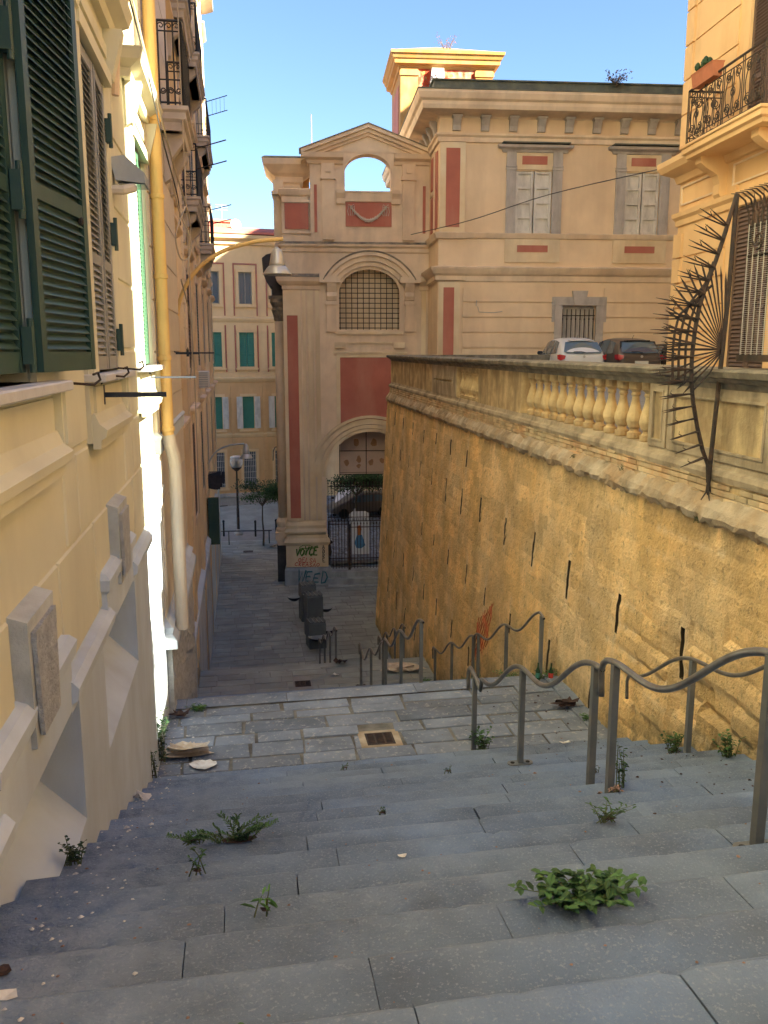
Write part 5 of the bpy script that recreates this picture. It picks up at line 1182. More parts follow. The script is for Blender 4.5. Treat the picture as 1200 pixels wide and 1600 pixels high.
for q in (1.75, 3.75):
    m = kb(); m.prism([(0, 2.72), (-.08, 2.70), (-.14, 2.78), (-.13, 2.95), (-.18, 3.1), (-.40, 3.22), (-.50, 3.30), (-.5, 3.42), (0, 3.42)], q, q + .24, 'x'); m.build('balcony_bracket', 'orange_wall', RB)
m = kb(); m.sweep([(1.6, 0), (1.6, -.66), (4.35, -.66), (4.35, 0)], [(-.3, 3.41), (-.03, 3.41), (-.02, 3.47), (.03, 3.50), (.03, 3.58), (.06, 3.60), (.06, 3.64), (-.3, 3.64)]); m.box(1.85, 4.1, -.42, 0, 3.42, 3.63); m.build('balcony_slab', 'orange_wall', RB)
m = kb()
def iron_rich(m, p, q, z0, z1, nb):
    p = Vector((*p, 0)); q = Vector((*q, 0)); d = q - p; L_ = d.length; ax = 'x' if abs(d.x) > abs(d.y) else 'y'
    for z, w_ in ((z1, .022), (z1 - .1, .011), (z0 + .04, .015), (z0 + .13, .010)): m.tube([p + Vector((0, 0, z)), q + Vector((0, 0, z))], w_, 5)
    for i in range(nb + 1):
        a = p.lerp(q, i / nb)
        for dd in (-.03, .03): m.tube([a + d.normalized() * dd + Vector((0, 0, z0)), a + d.normalized() * dd + Vector((0, 0, z1))], .010, 4)
        if i < nb:
            w_ = L_ / nb; c = p.lerp(q, (i + .5) / nb); zm = (z0 + z1) / 2; h = z1 - z0
            for sg_ in (-1, 1):
                for (dz, r_) in ((.28, .14), (-.26, .15)):
                    cc = c + d.normalized() * (w_ * .24 * sg_); scroll(m, cc.x, cc.y, zm + h * dz, w_ * r_, ax, 1.9, .009, flip=sg_, a0=(0 if dz > 0 else math.pi))
                pts = []
                for k in range(13):
                    t = k / 12; off = sg_ * w_ * (.10 + .28 * math.sin(math.pi * t)); a_ = c + d.normalized() * off; pts.append((a_.x, a_.y, z0 + .08 + (h - .18) * t))
                m.tube(pts, .009, 4, False)
                pts = [( (c + d.normalized() * (sg_ * w_ * .05 * math.sin(2 * math.pi * k / 8))).x, (c + d.normalized() * (sg_ * w_ * .05 * math.sin(2 * math.pi * k / 8))).y, z0 + .1 + (h - .2) * k / 8) for k in range(9)]; m.tube(pts, .009, 4, False)
                scroll(m, c.x, c.y, zm, w_ * .12, ax, 1.3, .009, flip=sg_)
iron_rich(m, (1.66, 0), (1.66, -.62), 3.64, 4.56, 1); iron_rich(m, (1.66, -.64), (4.3, -.64), 3.64, 4.56, 4); m.build('balcony_railing', 'iron', RB)
for (a, b2, c, d) in wr[:2]:
    m = kb(); m.box(a - .18, a, -.05, 0, c, d + .1); m.box(b2, b2 + .18, -.05, 0, c, d + .1); f = m.build('window_frame', 'orange_wall', RB)
    m = kb(); w_ = (b2 - a) / 2 - .01; put(m, leaf, TR(a, .02, c), w_, d - c, 48, sh=1); put(m, leaf, TR(a + w_ + .02, .02, c), w_, d - c, 48, sh=1); m.build('shutter', 'shutter_brown', f)
for (a, b2, c, d) in wr[2:]:
    m = kb(); w_ = (b2 - a) / 2 - .01; put(m, leaf, TR(a, .02, c), w_, d - c, 24, sh=1); put(m, leaf, TR(a + w_ + .02, .02, c), w_, d - c, 24, sh=1); m.build('shutter', 'shutter_brown', RB)
pl = empty('flower_box', 'terracotta flower box with a small cactus hanging on the right balcony rail', 'planter', (8.8 * K, 17 * K, 0), -94.3)
m = kb()
vs = []
for z, w_ in ((4.50, .07), (4.70, .10), (4.73, .115), (4.735, .10), (4.70, .09)): vs += [(2.0 - w_ * .3, -.66 - w_, z), (2.75 + w_ * .3, -.66 - w_, z), (2.75 + w_ * .3, -.66 + w_, z), (2.0 - w_ * .3, -.66 + w_, z)]
m.add(vs, [(3, 2, 1, 0)] + [(k * 4 + j, k * 4 + (j + 1) % 4, k * 4 + 4 + (j + 1) % 4, k * 4 + 4 + j) for k in range(4) for j in range(4)] + [(16, 17, 18, 19)]); m.build('box', 'terracotta', pl)
m = kb()
for q in range(9):
    x = 2.05 + rnd.uniform(0, .4); m.lathe([(.01, 0), (.045, .03), (.055, .08), (.03, .13), (.005, .15)], x, -.66 + rnd.uniform(-.05, .05), 7, 4.71 + rnd.uniform(0, .08))
m.build('cactus', 'leaf_dark', pl)
cable('cable', [(5.60 + .03, 28.9, 3.77), (6.9, 26, 3.85), (8.0, 22.5, 4.0), (8.95, 17.4, 3.75)], .012, 'cable_dark', 'dark cable stretched from the palace corner across its windows to the orange building', K)
cable('cable', [(2.5, 42, 7.1), (4.2, 42.5, 6.95), (7, 43, 7.2)], .015, 'cable_dark', 'pair of dark wires seen through the open pediment arch', K)
# unseen block added behind the camera, cut to shade all but the sunlit strip
SHADE_S = empty('apartment_building', 'added orange shade block behind the photographer on the terrace side, outside the picture', 'building', (9.4, 2.4, 0), -90)
m = MB(); m.wall(0, 30, -1.2, 12.2, [(s_, s_ + 1.3, z, z + 2.3) for s_ in (3, 7, 11, 15, 19) for z in (.5, 4.5, 8.5)], dep=.2)
m.add([(.2, .3, -1.2), (30, .3, -1.2), (30, 30, -1.2), (23.1, 30, -1.2), (.2, .3, 12.2), (30, .3, 12.2), (30, 30, 12.2), (23.1, 30, 12.2)], [(4, 5, 6, 7), (0, 1, 5, 4), (1, 2, 6, 5), (2, 3, 7, 6), (3, 0, 4, 7)]); m.build('wall', 'orange_wall', SHADE_S)
# ------------------------------------------------------------------ wavy handrails
def rail(label, X, Xe, posts, y0, y1, h=.98, amp=.11, ph=None, r_=.026, hook=True, open_end=True, plate=True, sq=True):
    t = empty('handrail', label, 'handrail', group='wavy steel handrails down the steps')
    xs = lambda y: X + (Xe - X) * (y - y0) / (y1 - y0)
    P0 = posts[0]; step = (posts[-1] - posts[0]) / max(1, len(posts) - 1) if len(posts) > 1 else 1.9
    zr = lambda y: gzs(y) + h + amp * math.cos(2 * math.pi * (y - P0 - .22) / step)
    pts = []; n = int((y1 - y0) / .07)
    for i in range(n + 1):
        y = y0 + (y1 - y0) * i / n; pts.append((xs(y), y, zr(y)))
    if hook: x, y, z = pts[-1]; pts += [(x, y + .07, z - .05), (x, y + .10, z - .12), (x, y + .09, z - .24), (x, y + .08, z - .34)]
    m = MB(); m.tube(pts, r_, 12, True); m.build('top_rail', 'rail_steel', t, smooth=True)
    if open_end:
        a = Vector(pts[0]); b2 = Vector(pts[1]); d = (a - b2).normalized(); m = MB(); m.tube([a + d * .001, a + d * .004], [r_ * .78, r_ * .78], 12); m.build('pipe_mouth', 'void', t)
    for y in posts:
        g = gz_step(y); x = xs(y); top = zr(y) - r_ * .6
        m = MB(); m.box(x - .028, x + .028, y - .028, y + .028, g - .02, top) if sq else m.tube([(x, y, g), (x, y, top)], .024, 8)
        p = m.build('post', 'post_grey', t)
        if plate:
            m = MB(); n2 = 20; poly = []
            for k in range(n2): a = 2 * math.pi * k / n2; cx_ = .085 if math.cos(a) > 0 else -.085; poly.append((x + cx_ + .055 * math.cos(a), y + .055 * math.sin(a)))
            m.prism(poly, g - .015, g + .014, 'z'); m.build('base_plate', 'post_grey', p)
            for s_ in (-.085, .085): m = MB(); m.lathe([(.024, 0), (.024, .004)], x + s_, y, 10, g + .013); m.build('bolt_hole', 'void', p)
    return t
def gzs(y):
    """smooth slope line through the nosings"""
    return gz(y)
def gz_step(y):
    if 1.4 <= y < 9.9: return -1.65 - .195 * math.ceil((y - 1.4 - 1e-6) / .5)
    if 12.75 <= y < 20.59: return -5.18 - .197 * math.ceil((y - 12.75) / .49)
    if 22.9 <= y < 27.5: return -8.53 - .18 * math.ceil((y - 22.9) / .46)
    return gz(y)
rail('large grey wavy handrail in the right foreground, nearest the camera', 2.86, 2.86, [.1, 2.14, 4.15, 6.12], -.6, 6.28, amp=.12)
rail('grey wavy handrail running down onto the upper landing, a weed at its lowest post', 2.86, 2.86, [6.5, 8.35, 10.22], 6.36, 10.45, amp=.11)
rail('thin wavy handrail beside the tuff wall on the upper flight, right of the foreground rail', 4.5, 4.6, [5.9, 7.95], 4.2, 9.4, h=.97, amp=.10, r_=.021)
rail('wavy handrail beside the tuff wall starting at the red scrawl', 4.62, 4.65, [12.65, 14.5, 16.4], 12.55, 16.6, h=.98, amp=.10, r_=.022)
rail('wavy handrail beside the tuff wall on the lower half of the middle flight', 4.65, 4.68, [16.8, 18.7, 20.5], 16.7, 20.7, h=.98, amp=.10, r_=.022)
rail('wavy handrail on the upper half of the middle flight, blue sticker on its top post', 2.85, 2.85, [13.55, 15.4, 17.2], 13.4, 17.3, h=1.03, amp=.12, r_=.024)
rail('wavy handrail on the lower half of the middle flight ending at the lower landing', 2.85, 2.85, [17.5, 19.3, 21.1], 17.4, 21.3, h=.98, amp=.11, r_=.024)
rail('small distant wavy handrail beside the grey litter bins', 2.45, 2.28, [23.4, 24.6, 25.8, 27.0], 23.2, 27.2, h=1.0, amp=.10, r_=.024)
rail('small distant wavy handrail against the foot of the tuff wall on the lowest flight', 4.45, 4.3, [23.6, 24.8, 26.0, 27.2], 23.4, 27.4, h=1.0, amp=.10, r_=.022)
# ------------------------------------------------------------------ drain grates
def grate(G, z, label):
    x0, x1, y0, y1 = G; t = empty('drain_grate', label, 'drain grate', group=None)
    m = MB(); w_ = .03
    def q(a, b2, c, d, zz0, zz1): m.box(a, b2, c + sy((x0 + x1) / 2), d + sy((x0 + x1) / 2), zz0, zz1)
    q(x0, x1, y0, y0 + w_, z - .05, z + .004); q(x0, x1, y1 - w_, y1, z - .05, z + .004); q(x0, x0 + w_, y0 + w_, y1 - w_, z - .05, z + .004); q(x1 - w_, x1, y0 + w_, y1 - w_, z - .05, z + .004)
    for k in (1, 2): xx = x0 + (x1 - x0) * k / 3; q(xx - .012, xx + .012, y0 + w_, y1 - w_, z - .05, z + .002)
    m.build('frame', 'iron', t); m = MB(); n = 13
    for i in range(n): yy = y0 + w_ + (y1 - y0 - 2 * w_) * (i + .5) / n; q(x0 + w_, x1 - w_, yy - .006, yy + .006, z - .045, z - .002)
    m.build('bars', 'iron', t); m = MB(); q(x0, x1, y0, y1, z - .12, z - .10); m.build('pit', 'void', t)
    return t
grate((1.53, 1.91, 10.66, 11.02), -5.168, 'rectangular iron drain grate set in pale mortar on the upper landing')
m = MB(); zc_ = -5.176
for (a, b2, c, d) in ((1.44, 2.0, 10.58, 10.66), (1.44, 2.0, 11.02, 11.10), (1.44, 1.53, 10.66, 11.02), (1.91, 2.0, 10.66, 11.02)): m.box(a, b2, c + .01, d + .01, zc_ - .05, zc_ + .008)
struct(m.build('mortar_surround', 'mortar_ledge'))
grate((1.16, 1.57, 21.28, 21.65), -8.53, 'small distant iron drain grate on the lower landing')
m = MB(); m.box(-.15, .38, 47.1, 47.6, -11, gz(47.4) + .012); tag(m.build('manhole_cover', 'dark_stone'), 'dark rectangular manhole cover in the far street', 'manhole')
# ------------------------------------------------------------------ plants
def leafq(m, c, d, up, l, w_, tone=None):
    d = d.normalized(); s_ = d.cross(up); s_ = s_.normalized() if s_.length > 1e-4 else Vector((1, 0, 0)); n_ = s_.cross(d)
    m.add([c, c + d * l * .35 + s_ * w_ * .5 + n_ * l * .08, c + d * l * .75 + s_ * w_ * .38 + n_ * l * .05, c + d * l - n_ * l * .1, c + d * l * .75 - s_ * w_ * .38 + n_ * l * .05, c + d * l * .35 - s_ * w_ * .5 + n_ * l * .08], [(0, 1, 2, 3), (0, 3, 4, 5)], rnd.random() if tone is None else tone)
def weed(label, loc, r_, h, n, l, w_, mname='leaf', stems=6, group=None, fern=False, sx=1.0, name='weed'):
    t = empty(name, label, 'weed', loc, 0, group); m = MB(); ms = MB()
    for i in range(stems):
        a = rnd.uniform(0, 6.28); rr = r_ * rnd.uniform(.3, 1); hh = h * rnd.uniform(.5, 1)
        e = Vector((rr * math.cos(a) * sx, rr * math.sin(a) * .6, hh)); c0 = Vector((rnd.uniform(-.02, .02) * sx * 3, rnd.uniform(-.01, .01), -.01)); mid = c0.lerp(e, .5) + Vector((0, 0, hh * .22))
        P = [c0, c0.lerp(mid, .6), mid, mid.lerp(e, .6), e]; ms.tube(P, [.004, .0035, .003, .002, .0012], 4)
        k = max(3, n // stems)
        for j in range(k):
            u = (j + 1) / k * 3.999; q = int(u); p = Vector(P[q]).lerp(Vector(P[q + 1]), u - q)
            if fern:
                for sg_ in (-1, 1): leafq(m, p, Vector((e.y * sg_ + rnd.uniform(-.3, .3) * r_, -e.x * sg_, .02)) + (e - c0) * .5, Vector((0, 0, 1)), l * rnd.uniform(.7, 1.2), w_)
            else:
                b_ = rnd.uniform(0, 6.28); leafq(m, p, Vector((math.cos(b_), math.sin(b_), rnd.uniform(-.2, .6))), Vector((0, 0, 1)), l * rnd.uniform(.5, 1.15), w_ * rnd.uniform(.7, 1.1))
    ms.build('stems', 'stem', t); m.build('leaves', mname, t)
    so = MB(); n5 = 11; so.face([(max(.03, r_ * .38) * rnd.uniform(.6, 1.2) * sx * math.cos(6.28 * q / n5), max(.02, r_ * .2) * rnd.uniform(.6, 1.2) * math.sin(6.28 * q / n5), .022) for q in range(n5)]); so.build('soil', 'litter_dark', t); return t
def stair_z(x, y):
    yy = y - sy(x); return gz_step(yy)
def SP(x, y, dz=.0): return (x, y, stair_z(x, y) + dz)
weed('big leafy green weed growing from a step joint in the right foreground', (1.42, 3.30, -2.44), .30, .13, 420, .062, .036, 'leaf', 26, sx=1.2)
weed('trailing fern-like weed lying along a step edge left of centre', (-.12, 5.36, -3.22), .20, .16, 240, .034, .012, 'leaf', 20, fern=True, sx=1.7)
weed('low spreading tuft left of the trailing weed', (-.42, 5.40, -3.22), .13, .05, 120, .03, .011, 'leaf', 12, fern=True, sx=1.6)
weed('grassy tuft in the joint of a step on the right, below the rail posts', (2.27, 4.86, -3.0), .14, .13, 60, .045, .014, 'leaf', 12, sx=1.3)
weed('tall stalky weed between two handrail posts', (3.03, 6.3, -3.6), .07, .42, 60, .05, .02, 'leaf', 7)
weed('round moss clump on a step below the paired posts', (2.83, 5.92, -3.42), .07, .05, 60, .03, .02, 'leaf_dry', 9)
weed('leafy weed at the foot of the lowest post on the upper landing', (2.98, 10.15, -5.18), .22, .38, 110, .075, .045, 'leaf', 11)
weed('bright green grass tuft near the left edge of the upper landing', (-.75, 12.2, -5.18), .13, .09, 120, .07, .010, 'leaf_bright', 22, sx=1.3)
weed('tall scraggly weed climbing the foot of the left wall at the landing', (-1.13, 10.5, -5.1), .16, .75, 150, .07, .035, 'leaf_dark', 12)
weed('dry grass against the left wall just before the landing', (-1.15, 9.7, -4.9), .08, .45, 60, .06, .012, 'leaf', 9)
weed('dark bush in the corner where a step meets the left wall', (-1.14, 5.25, -3.2), .10, .17, 110, .03, .022, 'leaf_dark', 12)
weed('small plant in a step joint left of centre with a pale leaf', (-.33, 4.62, -2.95), .07, .16, 26, .04, .018, 'leaf', 4)
weed('upright blades in a step joint near the centre foreground', (.04, 3.70, -2.60), .035, .13, 14, .08, .014, 'leaf_bright', 3)
weed('weed with a seed head at the bottom edge of the picture', (-.09, 2.24, -2.04), .06, .11, 70, .035, .018, 'leaf', 8)
for i, (x, y, sz, lb_) in enumerate(((.87, 8.45, .06, 'tiny pair of sprouts on the step just below the landing'), (1.02, 8.9, .05, 'tiny sprout nearest the landing edge, centre'), (1.0, 6.2, .05, 'tiny weed in a step joint near the centre'), (1.22, 7.6, .05, 'tiny dark sprout in a joint right of centre'),
        (.95, 4.9, .05, 'tiny sprout beside a scrap of white paper'), (3.25, 7.3, .06, 'small weed in a joint right of the paired posts'), (1.95, 7.9, .05, 'tiny dark tuft near the second rail'))):
    weed(lb_, SP(x, y), sz, sz * 1.4, 14, .03, .012, 'leaf_dark', 4)
for (x, y, r_, h, lb_) in ((4.62, 8.3, .16, .28, 'leafy weed at the foot of the wall-side rail post'), (4.72, 7.4, .2, .3, 'bushy weed against the tuff wall at the right edge'), (4.7, 9.9, .12, .12, 'low weed under the tuff wall beside the upper landing'),
        (4.72, 10.9, .14, .16, 'yellowish weed at the wall foot behind the paired posts'), (4.7, 12.6, .3, .22, 'patch of weeds at the wall foot beside the green bottles'), (4.6, 14.2, .3, .2, 'weeds along the wall foot at the top of the middle flight'), (4.6, 16.5, .35, .22, 'weeds along the wall foot halfway down the middle flight'), (4.5, 21.0, .2, .15, 'weeds at the wall foot by the lower landing')):
    weed(lb_, (x, y, gz(y) - .03), r_, h, 130, .05, .03, 'leaf_bright' if y > 12 else 'leaf', 14)
for (y, z, s_, lb_) in ((10.8, -1.55, .07, 'tiny weed on the mortar ledge below the balusters'), (8.7, -1.85, .06, 'dark tuft hanging from the ledge near the spiked fence'), (12.6, -1.6, .05, 'small weed growing from the moulding under the long balusters'), (15.5, -3.4, .06, 'tiny weed in the middle of the tuff wall')):
    weed(lb_, (xb(y) - .12, y, z), s_, s_ * 1.2, 26, .03, .016, 'leaf_dark', 5)
def shrub(name, label, loc, r_, h, n, mname, l, K2=1, group=None):
    t = empty(name, label, 'shrub', loc); m = MB(); ms = MB()
    for i in range(12):
        a = rnd.uniform(0, 6.28); e = Vector((r_ * rnd.uniform(.3, 1) * math.cos(a), r_ * rnd.uniform(.3, 1) * math.sin(a), h * rnd.uniform(.5, 1))); ms.tube([(0, 0, -.05), e * .5 + Vector((0, 0, h * .08)), e], [.02, .012, .006], 4)
        for j in range(n // 12):
            p = e * rnd.uniform(.4, 1.05) + Vector((rnd.uniform(-1, 1), rnd.uniform(-1, 1), rnd.uniform(-1, 1))) * r_ * .18; leafq(m, p, Vector((rnd.uniform(-1, 1), rnd.uniform(-1, 1), rnd.uniform(-.5, 1))), Vector((0, 0, 1)), l * rnd.uniform(.6, 1.2), l * .5)
    ms.build('stems', 'bark', t); m.build('leaves', mname, t); return t
shrub('roof_shrub', 'spindly reddish shrub growing on the tower roof', (14.6, 62.5, 20.0), 1.0, 1.5, 150, 'leaf_dry', .10)
shrub('roof_shrub', 'pale plant sprouting from the broken tower cornice', (13.5, 61.7, 17.3), .7, 1.2, 160, 'leaf_dry', .16)
shrub('roof_shrub', 'dry weed on the palace roof edge against the sky', (15.1, 35.0, 10.45), .55, .45, 150, 'leaf_dry', .12)
def tree(label, loc, h, tr, cr, n, l, name='tree'):
    t = empty(name, label, 'tree', loc); ms = MB()
    ms.tube([(0, 0, -.1), (.03, 0, h * .3), (-.02, .03, h * .6), (0, 0, h)], [tr, tr * .85, tr * .7, tr * .45], 8); ms.build('trunk', 'bark', t)
    m = MB(); ml = MB()
    cl = []
    for i in range(16):
        a = rnd.uniform(0, 6.28); ph = rnd.uniform(-.5, 1.1); rr = rnd.uniform(.35, 1)
        c = Vector((cr[0] * rr * math.cos(a) * math.cos(ph), cr[1] * rr * math.sin(a) * math.cos(ph), h + cr[2] * .55 + cr[2] * rr * math.sin(ph) * .75)); cl.append(c)
        m.tube([(0, 0, h * .92), Vector((0, 0, h)).lerp(c, .5) + Vector((0, 0, .05)), c], [tr * .4, tr * .22, tr * .08], 5)
    m.build('limbs', 'bark', t)
    for c in cl:
        tn = rnd.uniform(0, .8)
        for j in range(n // 16):
            d = Vector((rnd.gauss(0, 1), rnd.gauss(0, 1), rnd.gauss(0, .8))); p = c + Vector((d.x * cr[0], d.y * cr[1], d.z * cr[2])) * .20
            leafq(ml, p, Vector((rnd.uniform(-1, 1), rnd.uniform(-1, 1), rnd.uniform(-.8, .6))), Vector((0, 0, 1)), l * rnd.uniform(.7, 1.3), l * .55, min(1, max(0, tn + rnd.uniform(-.2, .3))))
    ml.build('crown', 'leaf', t); return t
tree('small round street tree with a thin trunk at the end of the street', (1.0, 48.9, gz(48.9)), 2.5, .06, (1.35, 1.2, 1.0), 2600, .13)
tree('dark bushy tree seen through the arch behind the iron gate', (6.6, 50.5, -10.0), 1.7, .08, (2.1, 1.5, 1.0), 3200, .15)
tree('second dark tree seen through the arch at the edge of the tuff wall', (8.4, 53.5, -10.0), 1.9, .08, (1.5, 1.5, 1.0), 1600, .15)
# ------------------------------------------------------------------ litter bins
def bin_(label, x, y, z, h, w_, lids):
    t = empty('litter_bin', label, 'litter bin', (x, y, z), 8, 'grey columns with bowl ashtrays at the foot of the steps'); m = MB()
    m.cbox(-w_ / 2, w_ / 2, -w_ / 2, w_ / 2, 0, h, .02); m.build('column', 'bin_grey', t)
    m = MB(); m.prism([(-w_ / 2 + .015 + (w_ - .03) * k / 8, h + (.03 if k % 2 else .09)) for k in range(9)] + [(w_ / 2 - .015, h), (-w_ / 2 + .015, h)], -w_ / 2 + .02, w_ / 2 - .02); m.build('crest', 'bin_grey', t)
    for (dx, dy, zz, r_) in lids:
        m = MB(); m.lathe([(.03, -.16), (r_ * .5, -.14), (r_ * .85, -.07), (r_, 0), (r_ * 1.02, .012)], dx, dy, 18, zz); b_ = m.build('bowl', 'black_paint', t, smooth=True)
        m = MB(); m.lathe([(r_ * .98, .013), (r_ * .98, .022)], dx, dy, 18, zz); m.build('bowl_rim', 'bin_lid', b_)
    return t
bin_('nearest grey bin column with a wide bowl at its base', 2.42, 30.1, gz(30.1), .95, .62, [(-.02, -.42, .50, .36), (.46, -.05, .62, .26)])
bin_('middle grey bin column with a bowl on its right', 2.45, 31.4, gz(31.4), 1.6, .60, [(.48, .0, 1.05, .24)])
bin_('farthest grey bin column with a bowl on each side and a jagged rim', 2.38, 33.6, gz(33.6), 1.45, .60, [(-.52, .1, .95, .26), (.05, -.4, 1.15, .32)])
# ------------------------------------------------------------------ street furniture at the far end
sl = empty('street_lamp', 'dark street lamp post with a clear globe head at the end of the street', 'street lamp', (-.42, 52.6, gz(52.6)))
m = MB(); m.lathe([(.28, 0), (.28, .1), (.12, .3), (.10, .35)], 0, 0, 12); m.build('base', 'grey_trim', sl); m = MB(); m.lathe([(.085, .3), (.085, 1.6), (.07, 1.65), (.055, 3.6), (.05, 3.95), (.09, 4.0)], 0, 0, 10); m.build('post', 'iron', sl)
m = MB(); m.lathe([(.10, 3.95), (.28, 4.12), (.40, 4.35), (.40, 4.55), (.36, 4.72)], 0, 0, 20); m.build('globe', 'lamp_glass', sl, smooth=True)
m = MB(); m.lathe([(.10, 3.93), (.29, 4.10), (.32, 4.16)], 0, 0, 16); m.build('cup', 'iron', sl); m = MB(); m.lathe([(.12, 4.15), (.12, 4.5), (.05, 4.6)], 0, 0, 10); m.build('lamp_body', 'black_paint', sl)
m = MB(); m.lathe([(.36, 4.72), (.34, 4.80), (.2, 4.86), (.02, 4.88)], 0, 0, 20); m.build('lid', 'lamp_metal', sl, smooth=True)
for (x, y, lb_) in ((-1.3, 52.2, 'black bollard left of the street lamp'), (.6, 51.8, 'black bollard between the street lamp and the small tree'), (1.85, 52.0, 'black bollard right of the small tree beside the gatehouse')):
    m = MB(); m.lathe([(.06, 0), (.06, .85), (.075, .87), (.075, .95), (.04, 1.0)], 0, 0, 10); o = m.build('bollard', 'black_paint'); o.location = (x, y, gz(y)); tag(o, lb_, 'bollard', 'black bollards at the end of the street')
lr = empty('low_railing', 'low black bar railing across the end of the street', 'railing', (0, 0, 0)); m = MB(); z = gz(49.5)
m.tube([(-1.75, 49.6, z + .8), (1.5, 49.3, z + .8)], .03, 6); m.build('bar', 'black_paint', lr)
for x in (-.95, 1.35): m = MB(); m.tube([(x, 49.5, z), (x, 49.5, z + .8)], .03, 6); m.build('post', 'black_paint', lr)
wl = empty('wall_lantern', 'small black lantern on a curled bracket on the far ochre building', 'lantern', (2.9, 61.2, -6.6), 9)
m = MB(); m.tube([(-.9, -.3, -.9), (-.9, -.5, -.2), (-.85, -.9, .1), (-.5, -1.3, .2), (.1, -1.4, .1), (.1, -1.4, -.1)], .03, 6); m.build('bracket', 'iron', wl); m = MB(); m.lathe([(.05, 0), (.1, -.1), (.28, -.3), (.3, -.4), (.15, -.6), (.04, -.65)], .1, -1.4, 12, -.05); m.build('lantern_head', 'iron', wl)
m = MB(); 
for q in range(14): a = rnd.uniform(0, 6.28); c = Vector((1.75 + .35 * math.cos(a) * rnd.random(), 48.2 + .3 * math.sin(a), gz(48) + .05 + .2 * rnd.random())); s_ = .2; m.add([c + Vector((rnd.uniform(-s_, s_), rnd.uniform(-s_, s_), rnd.uniform(-.1, .12))) for _ in range(4)], [(0, 1, 2, 3)])
tag(m.build('rubbish_heap', 'cardboard'), 'small heap of crumpled rubbish beside the tree trunk and gatehouse corner', 'rubbish')
